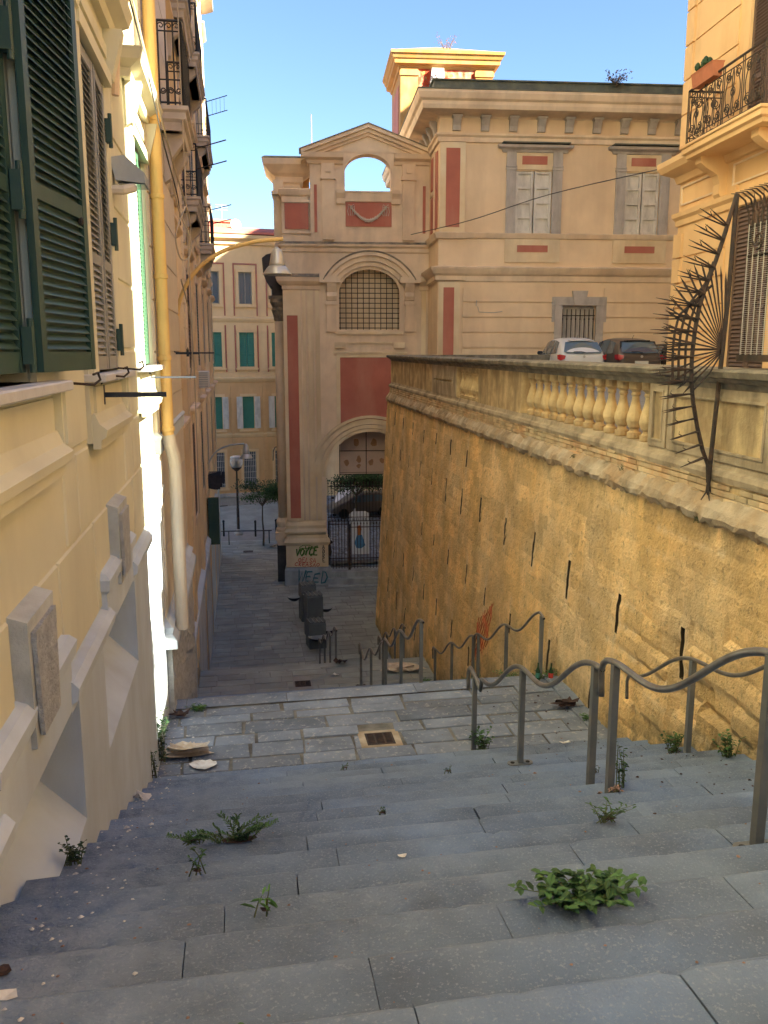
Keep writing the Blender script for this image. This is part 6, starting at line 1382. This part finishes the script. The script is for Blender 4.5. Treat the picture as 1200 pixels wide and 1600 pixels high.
# ------------------------------------------------------------------ cars on the terrace (rear towards the camera) and behind the gate
def car(label, loc, rz, paint, L_=4.0, W=1.70, H=1.48, dark_hatch=False, plate=True, parts=True, suv=0):
    t = empty('parked_car', label, 'car', loc, rz, 'cars parked on the terrace' if parts else None); hw = W / 2
    # stations along y (0 = rear bumper): (y, zfloor, zbelt, zroof, half width belt, half width roof)
    S = [(0, .34, .80, .82, .74, .60), (.06, .26, .92, .96, .86, .70), (.20, .24, .97, 1.14, .93, .74), (.42, .22, .98, 1.34, .97, .74), (.70, .22, .97, 1.44, 1.0, .75), (1.2, .22, .95, H, 1.0, .76), (1.9, .22, .94, H, 1.0, .76), (2.45, .22, .93, H - .05, 1.0, .73), (2.85, .22, .95, 1.20, .99, .72), (3.2, .22, .93, .98, .97, .80), (3.6, .24, .82, .86, .93, .72), (3.9, .28, .66, .70, .82, .62), (4.0, .34, .56, .58, .70, .50)]
    def sec(s_):
        y, zf, zb, zr, wb, wr_ = s_; y = y * L_ / 4; wb *= hw; wr_ *= hw
        zr = zr * H / 1.48
        return [(-wb * .9, y, zf), (-wb, y, zf + .12), (-wb * 1.0, y, (zf + zb) / 2 + .05), (-wb * .965, y, zb), (-(wb * .35 + wr_ * .65), y, zb + (zr - zb) * .55), (-wr_, y, zr - .05 * (zr - zb > .1)), (-wr_ * .6, y, zr), (0, y, zr + .015),
                (wr_ * .6, y, zr), (wr_, y, zr - .05 * (zr - zb > .1)), ((wb * .35 + wr_ * .65), y, zb + (zr - zb) * .55), (wb * .965, y, zb), (wb * 1.0, y, (zf + zb) / 2 + .05), (wb, y, zf + .12), (wb * .9, y, zf)]
    m = MB(); vs = []; fs = []; n = 15
    for s_ in S: vs += sec(s_)
    for i in range(len(S) - 1):
        for k in range(n): a = i * n + k; b2 = i * n + (k + 1) % n; fs.append((a, b2, b2 + n, a + n))
    fs.append(tuple(range(n - 1, -1, -1))); fs.append(tuple((len(S) - 1) * n + k for k in range(n))); m.add(vs, fs)
    b_ = m.build('body', paint, t, smooth=True); md = b_.modifiers.new('s', 'SUBSURF'); md.levels = 2; md.render_levels = 2
    def at(y, k):
        y = y * 4 / L_
        for i in range(len(S) - 1):
            if S[i][0] <= y <= S[i + 1][0]: u = (y - S[i][0]) / (S[i + 1][0] - S[i][0]); return Vector(sec(S[i])[k]).lerp(Vector(sec(S[i + 1])[k]), u)
    # rear window
    def patch(name, pts, mm, par=t): m = MB(); m.add(pts, [tuple(range(len(pts)))]); return m.build(name, mm, par)
    g = []
    zt = 1.37 * H / 1.48; zb_ = 1.03
    R0 = [(-.66 * hw, .47 * L_ / 4, zt), (0, .44 * L_ / 4, zt + .03), (.66 * hw, .47 * L_ / 4, zt), (.78 * hw, .20 * L_ / 4, zb_ + .05), (.70 * hw, .10 * L_ / 4, zb_), (0, .05 * L_ / 4, zb_ - .02), (-.70 * hw, .10 * L_ / 4, zb_), (-.78 * hw, .20 * L_ / 4, zb_ + .05)]
    if dark_hatch: patch('hatch', [(x * 1.12, y - .035, z + (.03 if z > 1.2 else -.22)) for x, y, z in R0], 'black_paint')
    rg = patch('rear_window', [(x, y - .055, z) for x, y, z in R0], 'glass_car')
    m = MB(); m.tube([(.05, .02, zb_ + .02), (-.1, .04, zb_ + .05), (-.38, .06, zb_ + .045)], .014, 5); m.build('wiper', 'black_paint', rg)
    m = MB(); m.cbox(-.5 * hw, .5 * hw, .36 * L_ / 4, .62 * L_ / 4, zt + .04, zt + .075, .01); m.build('spoiler', paint if not dark_hatch else 'black_paint', t)
    m = MB(); m.tube([(0, 1.0, H + .01), (0, .85, H + .16)], .008, 4); m.build('aerial', 'black_paint', t)
    for sg_ in (-1, 1):
        k0, k1 = (3, 5) if sg_ < 0 else (11, 9)
        for (ya, yb_) in ((.58, 1.25), (1.32, 2.05), (2.10, 2.72)):
            A = [at(ya + .05, k0), at(yb_, k0), at(yb_ - (.02 if yb_ < 2.5 else .18), k1), at(ya + (.22 if ya < .7 else .0), k1)]
            pts = []
            for q, P in enumerate(A): lo = q < 2; P = P.copy(); P.x += sg_ * .018; P.z += .045 if lo else -.05; pts.append(tuple(P))
            patch('side_window', pts, 'glass_car')
        P = at(.16, k0); m = MB()
        z0_ = .78; m.add([(sg_ * .95 * hw, .10, z0_ + .20), (sg_ * .74 * hw, -.012, z0_ + .16), (sg_ * .78 * hw, -.02, z0_ + .04), (sg_ * .93 * hw, .06, z0_ - .02), (sg_ * 1.0 * hw, .34, z0_ + .18), (sg_ * .99 * hw, .30, z0_ + .02)], [(0, 1, 2, 3), (0, 3, 5, 4)]); m.build('tail_light', 'tail_red', t)
        P = at(2.55, k0); m = MB(); m.cbox(P.x + (sg_ * .02 if sg_ > 0 else -.20), P.x + (.20 if sg_ > 0 else -.02), P.y - .05, P.y + .07, P.z + .03, P.z + .17, .03); m.build('mirror', paint if paint != 'car_white' else 'black_paint', t)
        for yy in (.72, 3.25):
            m = MB(); mm = MB()
            for (mb_, prof) in ((m, [(.10, -.10), (.31, -.10), (.325, -.06), (.325, .06), (.31, .10), (.10, .10)]),):
                vs = []; n2 = 20
                for r_, o_ in prof:
                    for k in range(n2): a = 2 * math.pi * k / n2; vs.append((sg_ * (hw - .10) + o_, yy * L_ / 4 + r_ * math.cos(a), .325 + r_ * math.sin(a)))
                fs = [tuple(range(n2)), tuple(5 * n2 + k for k in range(n2))] + [(i * n2 + k, i * n2 + (k + 1) % n2, (i + 1) * n2 + (k + 1) % n2, (i + 1) * n2 + k) for i in range(5) for k in range(n2)]; mb_.add(vs, fs)
            m.build('wheel', 'tyre', t)
    if plate: m = MB(); m.box(-.26, .26, -.035, -.02, .62, .74); m.build('number_plate', 'plate', t)
    m = MB(); m.lathe([(.05, -.02), (.05, .0)], 0, 0, 12); m.v = [(x, -.03 - z, .90 + y) for x, y, z in m.v]; m.build('badge', 'lamp_metal', t)
    return t
TZc = TZ + .09
car('white hatchback parked on the terrace before the palace door', (12.45, 30.6, TZc), -5, 'car_white', L_=4.1, W=1.84, H=1.54)
car('dark hatchback with black tailgate parked between the white car and the brown car', (14.7, 30.6, TZc), -3, 'car_brown', L_=4.3, W=1.84, H=1.54, dark_hatch=True)
car('dark brown car mostly hidden behind the spiked fence, right of the others', (17.4, 32.2, TZc), -3, 'car_black', L_=4.2, H=1.44)
car('light coloured car parked behind the tree in the gatehouse courtyard', (6.9, 55.5, -10.02), 168, 'car_white', parts=False)
car('dark car partly behind the courtyard tree and the wall', (9.0, 52.8, -10.02), 100, 'car_brown', parts=False)
sc1 = empty('scooter', 'dark scooter parked just inside the arch on the left', 'scooter', (4.0, 42.6, -10.02), 10)
m = MB(); m.tube([(0, -.6, .28), (0, -.35, .55), (0, .1, .5), (0, .5, .85)], [.12, .16, .12, .07], 8); m.cbox(-.14, .14, -.75, -.1, .62, .78, .04); m.build('body', 'black_paint', sc1)
for yy in (-.6, .62):
    m = MB(); vs = []; [vs.append((o_, yy + .25 * math.cos(2 * math.pi * k / 16), .25 + .25 * math.sin(2 * math.pi * k / 16))) for o_ in (-.05, .05) for k in range(16)]; m.add(vs, [tuple(range(16)), tuple(range(16, 32))] + [(k, (k + 1) % 16, (k + 1) % 16 + 16, k + 16) for k in range(16)]); m.build('wheel', 'tyre', sc1)
m = MB(); m.tube([(-.3, .45, .98), (0, .5, .92), (.3, .45, .98)], .02, 6); m.tube([(0, .62, .3), (0, .5, .95)], .03, 6); m.build('handlebar', 'lamp_metal', sc1)
m = MB(); m.lathe([(.02, 0), (.13, .02), (.15, .12), (.10, .22), (.02, .26)], 0, -.3, 12, .78); m.build('helmet', 'car_white', sc1, smooth=True)
# courtyard wall behind
cw = empty('courtyard_building', 'pale yellow building glimpsed through the arch beyond the courtyard trees', 'building', (3.2, 60.5, 0), -4.5)
m = MB(); m.wall(0, 16, -10.2, 0, [(1.2, 2.4, -8, -5.6), (4.2, 5.4, -8, -5.6), (7.2, 8.4, -8, -5.6)], dep=.2); m.box(0, 16, .3, 3, -10.2, 0); m.build('wall', 'ochre_light', cw)
m = MB(); [m.box(a, a + 1.2, .15, .18, -8, -5.6) for a in (1.2, 4.2, 7.2)]; m.build('shutter', 'shutter_teal', cw)
# ------------------------------------------------------------------ spiked fence end on the balustrade
sf = empty('spiked_fence', 'dark iron fan of barbed spikes closing the end of the fence on the balustrade', 'fence', (-.13, 0, 0))
FY = 8.62
def spike(m, x, z, dx, dz, L_, y=FY, w_=.009, fork=True):
    d = Vector((dx, 0, dz)).normalized(); p = Vector((x, y, z)); e = p + d * L_; n_ = Vector((0, 1, 0)); s_ = d.cross(n_)
    for (yo, dd, l) in (((0, 0, 1.0), (.025, .10, .86), (-.025, -.08, .80)) if fork else ((0, 0, 1.0),)):
        q = p + Vector((0, yo, 0)); e = q + (d + s_ * dd).normalized() * L_ * l + Vector((0, yo * 2, 0)); mid = q.lerp(e, .72)
        m.tube([q, mid, e], [w_, w_ * .9, .002], 5)
    m.tube([p + d * L_ * .55, p + d * L_ * .66 - s_ * .03, p + d * L_ * .62 - s_ * .06], [.006, .005, .002], 4)
outer = [(5.12, -1.40), (5.10, -1.20), (5.03, -1.05), (4.95, -.80), (4.88, -.52), (4.845, -.30), (4.835, -.05), (4.85, .22), (4.88, .45), (4.95, .70), (5.03, .92), (5.10, 1.15), (5.16, 1.38), (5.22, 1.60)]
m = MB(); m.tube([(x, FY, z) for x, z in outer], .022, 6); m.tube([(5.12, FY, -1.40), (5.14, FY, -.9), (5.17, FY, -.2), (5.20, FY, .5), (5.22, FY, 1.60)], .024, 6)
for dx, dy in ((-.10, -.05), (.10, -.06), (-.03, -.10), (.04, .06)): m.tube([(5.12, FY, -1.34), (5.12 + dx * .25, FY + dy * .3, -1.5), (5.12 + dx, FY + dy, -1.58)], [.012, .011, .006], 5)
m.build('frame', 'iron', sf)
m = MB()
for off, z0_, z1_ in ((.10, -.32, .62), (.20, -.32, .50), (.29, -.3, .38)):
    pts = [(4.835 - off * .75 + (z - .05) ** 2 * .45 * (1 if z > .05 else .3), FY, z) for z in [z0_ + (z1_ - z0_) * k / 10 for k in range(11)]]; pts.append((4.96 + .05, FY, z1_ + .30)); m.tube(pts, .014, 5)
m.build('arc_bar', 'iron', sf)
C0 = (5.19, .02); m = MB()
for k in range(19):
    a = R(94 + 6.6 * k); L_ = .60 + .30 * math.sin(R(9.5 * k)); e = (C0[0] + L_ * .82 * math.cos(a), C0[1] + L_ * 1.35 * math.sin(a))
    p = Vector((C0[0], FY, C0[1])); q = Vector((e[0], FY, e[1])); d = (q - p).normalized(); s_ = Vector((-d.z, 0, d.x)) * .010
    m.add([p + s_ * .6 + Vector((0, -.004, 0)), p - s_ * .6 + Vector((0, -.004, 0)), q - d * .1 - s_ * 1.2 + Vector((0, -.004, 0)), q, q - d * .1 + s_ * 1.2 + Vector((0, -.004, 0)), p + Vector((0, .006, 0)), q - d * .1 + Vector((0, .006, 0))], [(0, 1, 2, 3), (0, 3, 4), (1, 5, 6, 2), (5, 0, 4, 6), (6, 4, 3), (2, 6, 3)])
m.tube([(5.19, FY, .02), (5.05, FY, -.22), (4.86, FY, -.42)], .010, 5); m.tube([(4.60, FY, .03), (5.19, FY, .03)], .008, 4); m.build('fan_blade', 'iron', sf)
def onouter(z):
    for (x0, z0_), (x1, z1_) in zip(outer[:-1], outer[1:]):
        if z0_ <= z <= z1_: return x0 + (x1 - x0) * (z - z0_) / (z1_ - z0_)
for i, z in enumerate([-1.12, -.98, -.84, -.70, -.57, -.44, -.31, -.18, -.05, .08, .21, .34, .47, .60, .73, .86, 1.0, 1.14, 1.28]):
    m = MB(); t = i / 18; dz = -.38 + .36 * min(1, i / 6) + (.55 * max(0, (i - 9) / 9)); spike(m, onouter(z), z, -1, dz, (.30 + .10 * math.sin(math.pi * t)) if i < 7 else (.50 if i < 13 else .36)); m.build('spike', 'iron', sf)
for i, z in enumerate([-.25, -.02, .18, .36]): m = MB(); spike(m, 4.62 + .03 * i, z, -1, .06 + .15 * i, .22, fork=False); m.build('spike', 'iron', sf)
tf = empty('terrace_fence', 'iron picket fence with curled tips and wire mesh on the balustrade at the right edge', 'fence', (0, 0, 0))
X0 = xb(8) + .22
m = MB()
for z, w_ in ((-.06, .02), (.98, .022), (1.28, .018)): m.tube([(X0 + .02, FY, z), (X0 - .05, 4.0, z)], w_, 5)
m.box(X0 - .04, X0 + .06, 4.0, FY, -.10, -.03); m.build('frame', 'iron', tf)
m = MB(); ny_ = 44
for i in range(ny_):
    y = FY - (FY - 4.2) * i / ny_; m.tube([(X0, y, -.05), (X0, y, 1.3)], .006, 4)
for k in range(62): z = -.04 + .0212 * k; m.tube([(X0 + .004, FY, z), (X0 - .04, 4.2, z)], .0022, 3, False)
m.build('wire_mesh', 'lamp_metal', tf)
for i in range(26):
    y = FY - .02 - .165 * i
    m = MB()
    if i == 0 or i % 1 == 0:
        m.tube([(X0 + .02, y, -.05), (X0 + .02, y, 1.45)], [.012, .012], 5)
        for sg_ in (-1, 1): m.tube([(X0 + .02, y, .98), (X0 + .02 - .01, y + sg_ * .035, 1.25), (X0 + .0, y + sg_ * .05, 1.42), (X0 - .05, y + sg_ * .05, 1.54), (X0 - .14, y + sg_ * .045, 1.60), (X0 - .22, y + sg_ * .04, 1.60)], [.011, .011, .010, .010, .008, .003], 5)
        m.tube([(X0 + .02, y, 1.45), (X0 + .02, y, 1.62)], [.012, .002], 5)
    m.build('picket', 'iron', tf)
m = MB()
for i in range(12):
    y = FY - .2 - .36 * i; scroll(m, X0 - .01, y, 1.12, .10, 'y', 1.6, .010, flip=1 if i % 2 else -1)
m.build('scrollwork', 'iron', tf)
# ------------------------------------------------------------------ litter
def scrap(label, name, cat, loc, r_, mname, n=3, flat=.25, sx=1.0):
    m = MB()
    for q in range(n):
        k = 8; P = []; a0 = rnd.uniform(0, 6.28); c = Vector((rnd.uniform(-.5, .5) * r_ * (n > 1) * sx, rnd.uniform(-.4, .4) * r_ * (n > 1), .004 + .006 * q))
        P = [c + Vector((r_ * rnd.uniform(.55, 1.1) * math.cos(a0 + 6.28 * j / k) * sx, r_ * rnd.uniform(.4, .9) * math.sin(a0 + 6.28 * j / k), abs(rnd.gauss(0, flat * r_)))) for j in range(k)]; cc = c + Vector((0, 0, r_ * flat * rnd.uniform(.2, 1.3)))
        m.add([cc] + P, [(0, j + 1, (j + 1) % k + 1) for j in range(k)])
    o = m.build(name, mname); o.location = loc; o['kind'] = 'thing'; return tag(o, label, cat)
scrap('torn cardboard and leaflets scattered against the left wall on the upper landing', 'torn_cardboard', 'litter', (-.85, 10.78, -5.17), .15, 'cardboard', 14, .3, 1.9)
scrap('white printed leaflet beside the torn cardboard on the landing', 'paper_scrap', 'paper', (-.62, 10.45, -5.15), .15, 'paper', 3, .1)
scrap('flattened cardboard lying on the lower landing behind the handrails', 'flat_cardboard', 'litter', (4.05, 22.0, -8.52), .32, 'cardboard', 6, .22, 1.6)
scrap('white paper scrap on the lower landing near the grate', 'paper_scrap', 'paper', (2.28, 21.9, -8.52), .10, 'paper', 1)
scrap('crumpled white paper on a step at left', 'paper_scrap', 'paper', SP(-.83, 4.95, .01), .10, 'paper', 2, .5)
scrap('small white paper on the front edge of a step in the left foreground', 'paper_scrap', 'paper', SP(-.40, 3.02, .01), .06, 'paper', 1, .4)
scrap('white paper scrap stuck to a step in the left corner', 'paper_scrap', 'paper', SP(-.95, 3.1, .008), .05, 'paper', 1, .15)
scrap('pale stone or paper lump against the left wall near the landing', 'rubble_lump', 'rubble', SP(-1.1, 8.15, .03), .08, 'marble', 3, .6)
scrap('white scrap right of the paired handrail posts', 'paper_scrap', 'paper', SP(3.35, 5.95, .01), .06, 'paper', 1, .2)
scrap('white paper near the wall on the upper landing', 'paper_scrap', 'paper', (4.15, 10.2, -5.15), .09, 'paper', 2, .4)
scrap('yellow and white wrapper on the landing beside the rail', 'wrapper', 'litter', (3.75, 10.05, -5.15), .07, 'label_red' if False else 'paper', 2, .2, 1.6)
scrap('tiny white scrap in a step joint near the centre', 'paper_scrap', 'paper', SP(.88, 4.68, .01), .03, 'paper', 1, .2)
scrap('dark crushed object by the left kerb of the upper landing', 'crushed_can', 'litter', (-.98, 12.0, -5.15), .09, 'litter_dark', 3, .5, 1.6)
scrap('dark reddish debris heap at the wall foot on the landing', 'debris', 'litter', (4.55, 11.4, -5.12), .12, 'litter_dark', 5, .5, 1.3)
scrap('dark debris on the edge of the lower landing', 'debris', 'litter', (2.5, 22.75, -8.5), .14, 'litter_dark', 3, .5)
scrap('dark stain-like debris between steps below the paired posts', 'debris', 'litter', SP(3.2, 7.0, .01), .10, 'litter_dark', 4, .2)
scrap('dead brown leaves on the steps right of the rail', 'dead_leaves', 'litter', SP(3.6, 6.55, .01), .10, 'leaf_dry', 5, .2)
for (x, y, s_, lb_) in ((-1.0, 3.25, .03, 'dark pebble in the left foreground corner'), (-1.07, 2.98, .03, 'dark pebble at the very left edge'), (-.98, 3.05, .02, 'small brown stone in the left foreground')):
    m = MB(); m.lathe([(.3 * s_, 0), (s_, s_ * .4), (s_ * .8, s_ * .9), (.2 * s_, s_ * 1.1)], 0, 0, 7); o = m.build('pebble', 'litter_dark'); o.location = SP(x, y, -.003); tag(o, lb_, 'pebble')
for (x, y, lb_, lab_m) in ((4.55, 12.55, 'green glass bottle standing at the wall foot, left one', 'bottle_glass'), (4.75, 12.5, 'dark bottle with a red label standing at the wall foot, right one', 'bottle_glass')):
    b_ = empty('bottle', lb_, 'bottle', (x, y, -5.18)); m = MB(); m.lathe([(.035, 0), (.037, .02), (.037, .17), (.014, .23), (.013, .29), (.016, .30)], 0, 0, 12); m.build('glass', 'bottle_glass', b_, smooth=True)
    m = MB(); m.lathe([(.038, .06), (.038, .14)], 0, 0, 12); m.build('label_band', 'label_red' if 'red' in lb_ else 'shutter_teal', b_)
# open joint stubs: moss and dirt in step joints is built into the slabs; red scrawl on the tuff wall
m = MB(); yc, zc = 16.9, -5.45
for k in range(15):
    y0_ = yc - .55 + .075 * k; pts = []
    for j in range(7): yy = y0_ + .05 * math.sin(j * 2.2 + k) + .05 * j; zz = zc + .42 - .17 * j + .05 * math.sin(k * 3 + j) - .05 * k; pts.append((wx(yy, zz) - .03, yy, zz))
    m.tube(pts, .008, 4)
o = m.build('red_scrawl', 'graf_wall_red', rw)
m = MB()
m.face([(0, 0, 0), (1, 0, 0), (1, 1, 0)]) if False else None
# unseen tall block added beyond the orange building to keep the street end shaded
SHADE_E = empty('apartment_building', 'added tall shade block beyond the orange building, hidden behind it', 'building', (31, 48, 0), -90)
m = MB(); m.wall(0, 26, -1.2, 31, [(s_, s_ + 1.3, z, z + 2.3) for s_ in (2, 7, 12, 17, 22) for z in (1, 6, 11, 16, 21, 26)], dep=.2); m.box(0, 26, .3, 24, -1.2, 31); m.build('wall', 'orange_wall', SHADE_E)

# loose crumbs of plaster along the left wall and dry bits on the steps
def crumbs(name, label, cat, n, fx, mname, s0, s1, seed):
    r3 = random.Random(seed); m = MB()
    for _ in range(n):
        x, y = fx(r3); s_ = r3.uniform(s0, s1) * (1 if r3.random() < .85 else 1.8); z = stair_z(x, y) + .012 * ((math.ceil((y - sy(x) - 1.4) / .5) * .5 + 1.4 - y) / .5) + .003
        a = r3.uniform(0, 6.28); P = [Vector((x + s_ * r3.uniform(.5, 1.2) * math.cos(a + 6.28 * k / 5), y + s_ * r3.uniform(.4, 1) * math.sin(a + 6.28 * k / 5), z + s_ * .05)) for k in range(5)]
        c = Vector((x, y, z + s_ * r3.uniform(.3, .8))); m.add([c] + P, [(0, k + 1, (k + 1) % 5 + 1) for k in range(5)])
    o = m.build(name, mname); o['kind'] = 'stuff'; return tag(o, label, cat)
crumbs('plaster_crumbs', 'pale crumbs of plaster and grit strewn along the foot of the left wall', 'grit', 420, lambda r: (-1.18 + abs(r.gauss(0, .28)), r.uniform(1.5, 12.4)), 'marble', .004, .016, 3)
crumbs('dry_bits', 'dry leaf bits and grit scattered over the steps', 'grit', 420, lambda r: (r.uniform(-1.1, 4.7), r.uniform(1.5, 12.4)), 'leaf_dry', .004, .012, 5)
crumbs('dark_grit', 'dark soil crumbs scattered on the right side of the steps and landing', 'grit', 300, lambda r: (4.7 - abs(r.gauss(0, .8)), r.uniform(3.5, 12.5)), 'litter_dark', .005, .018, 8)
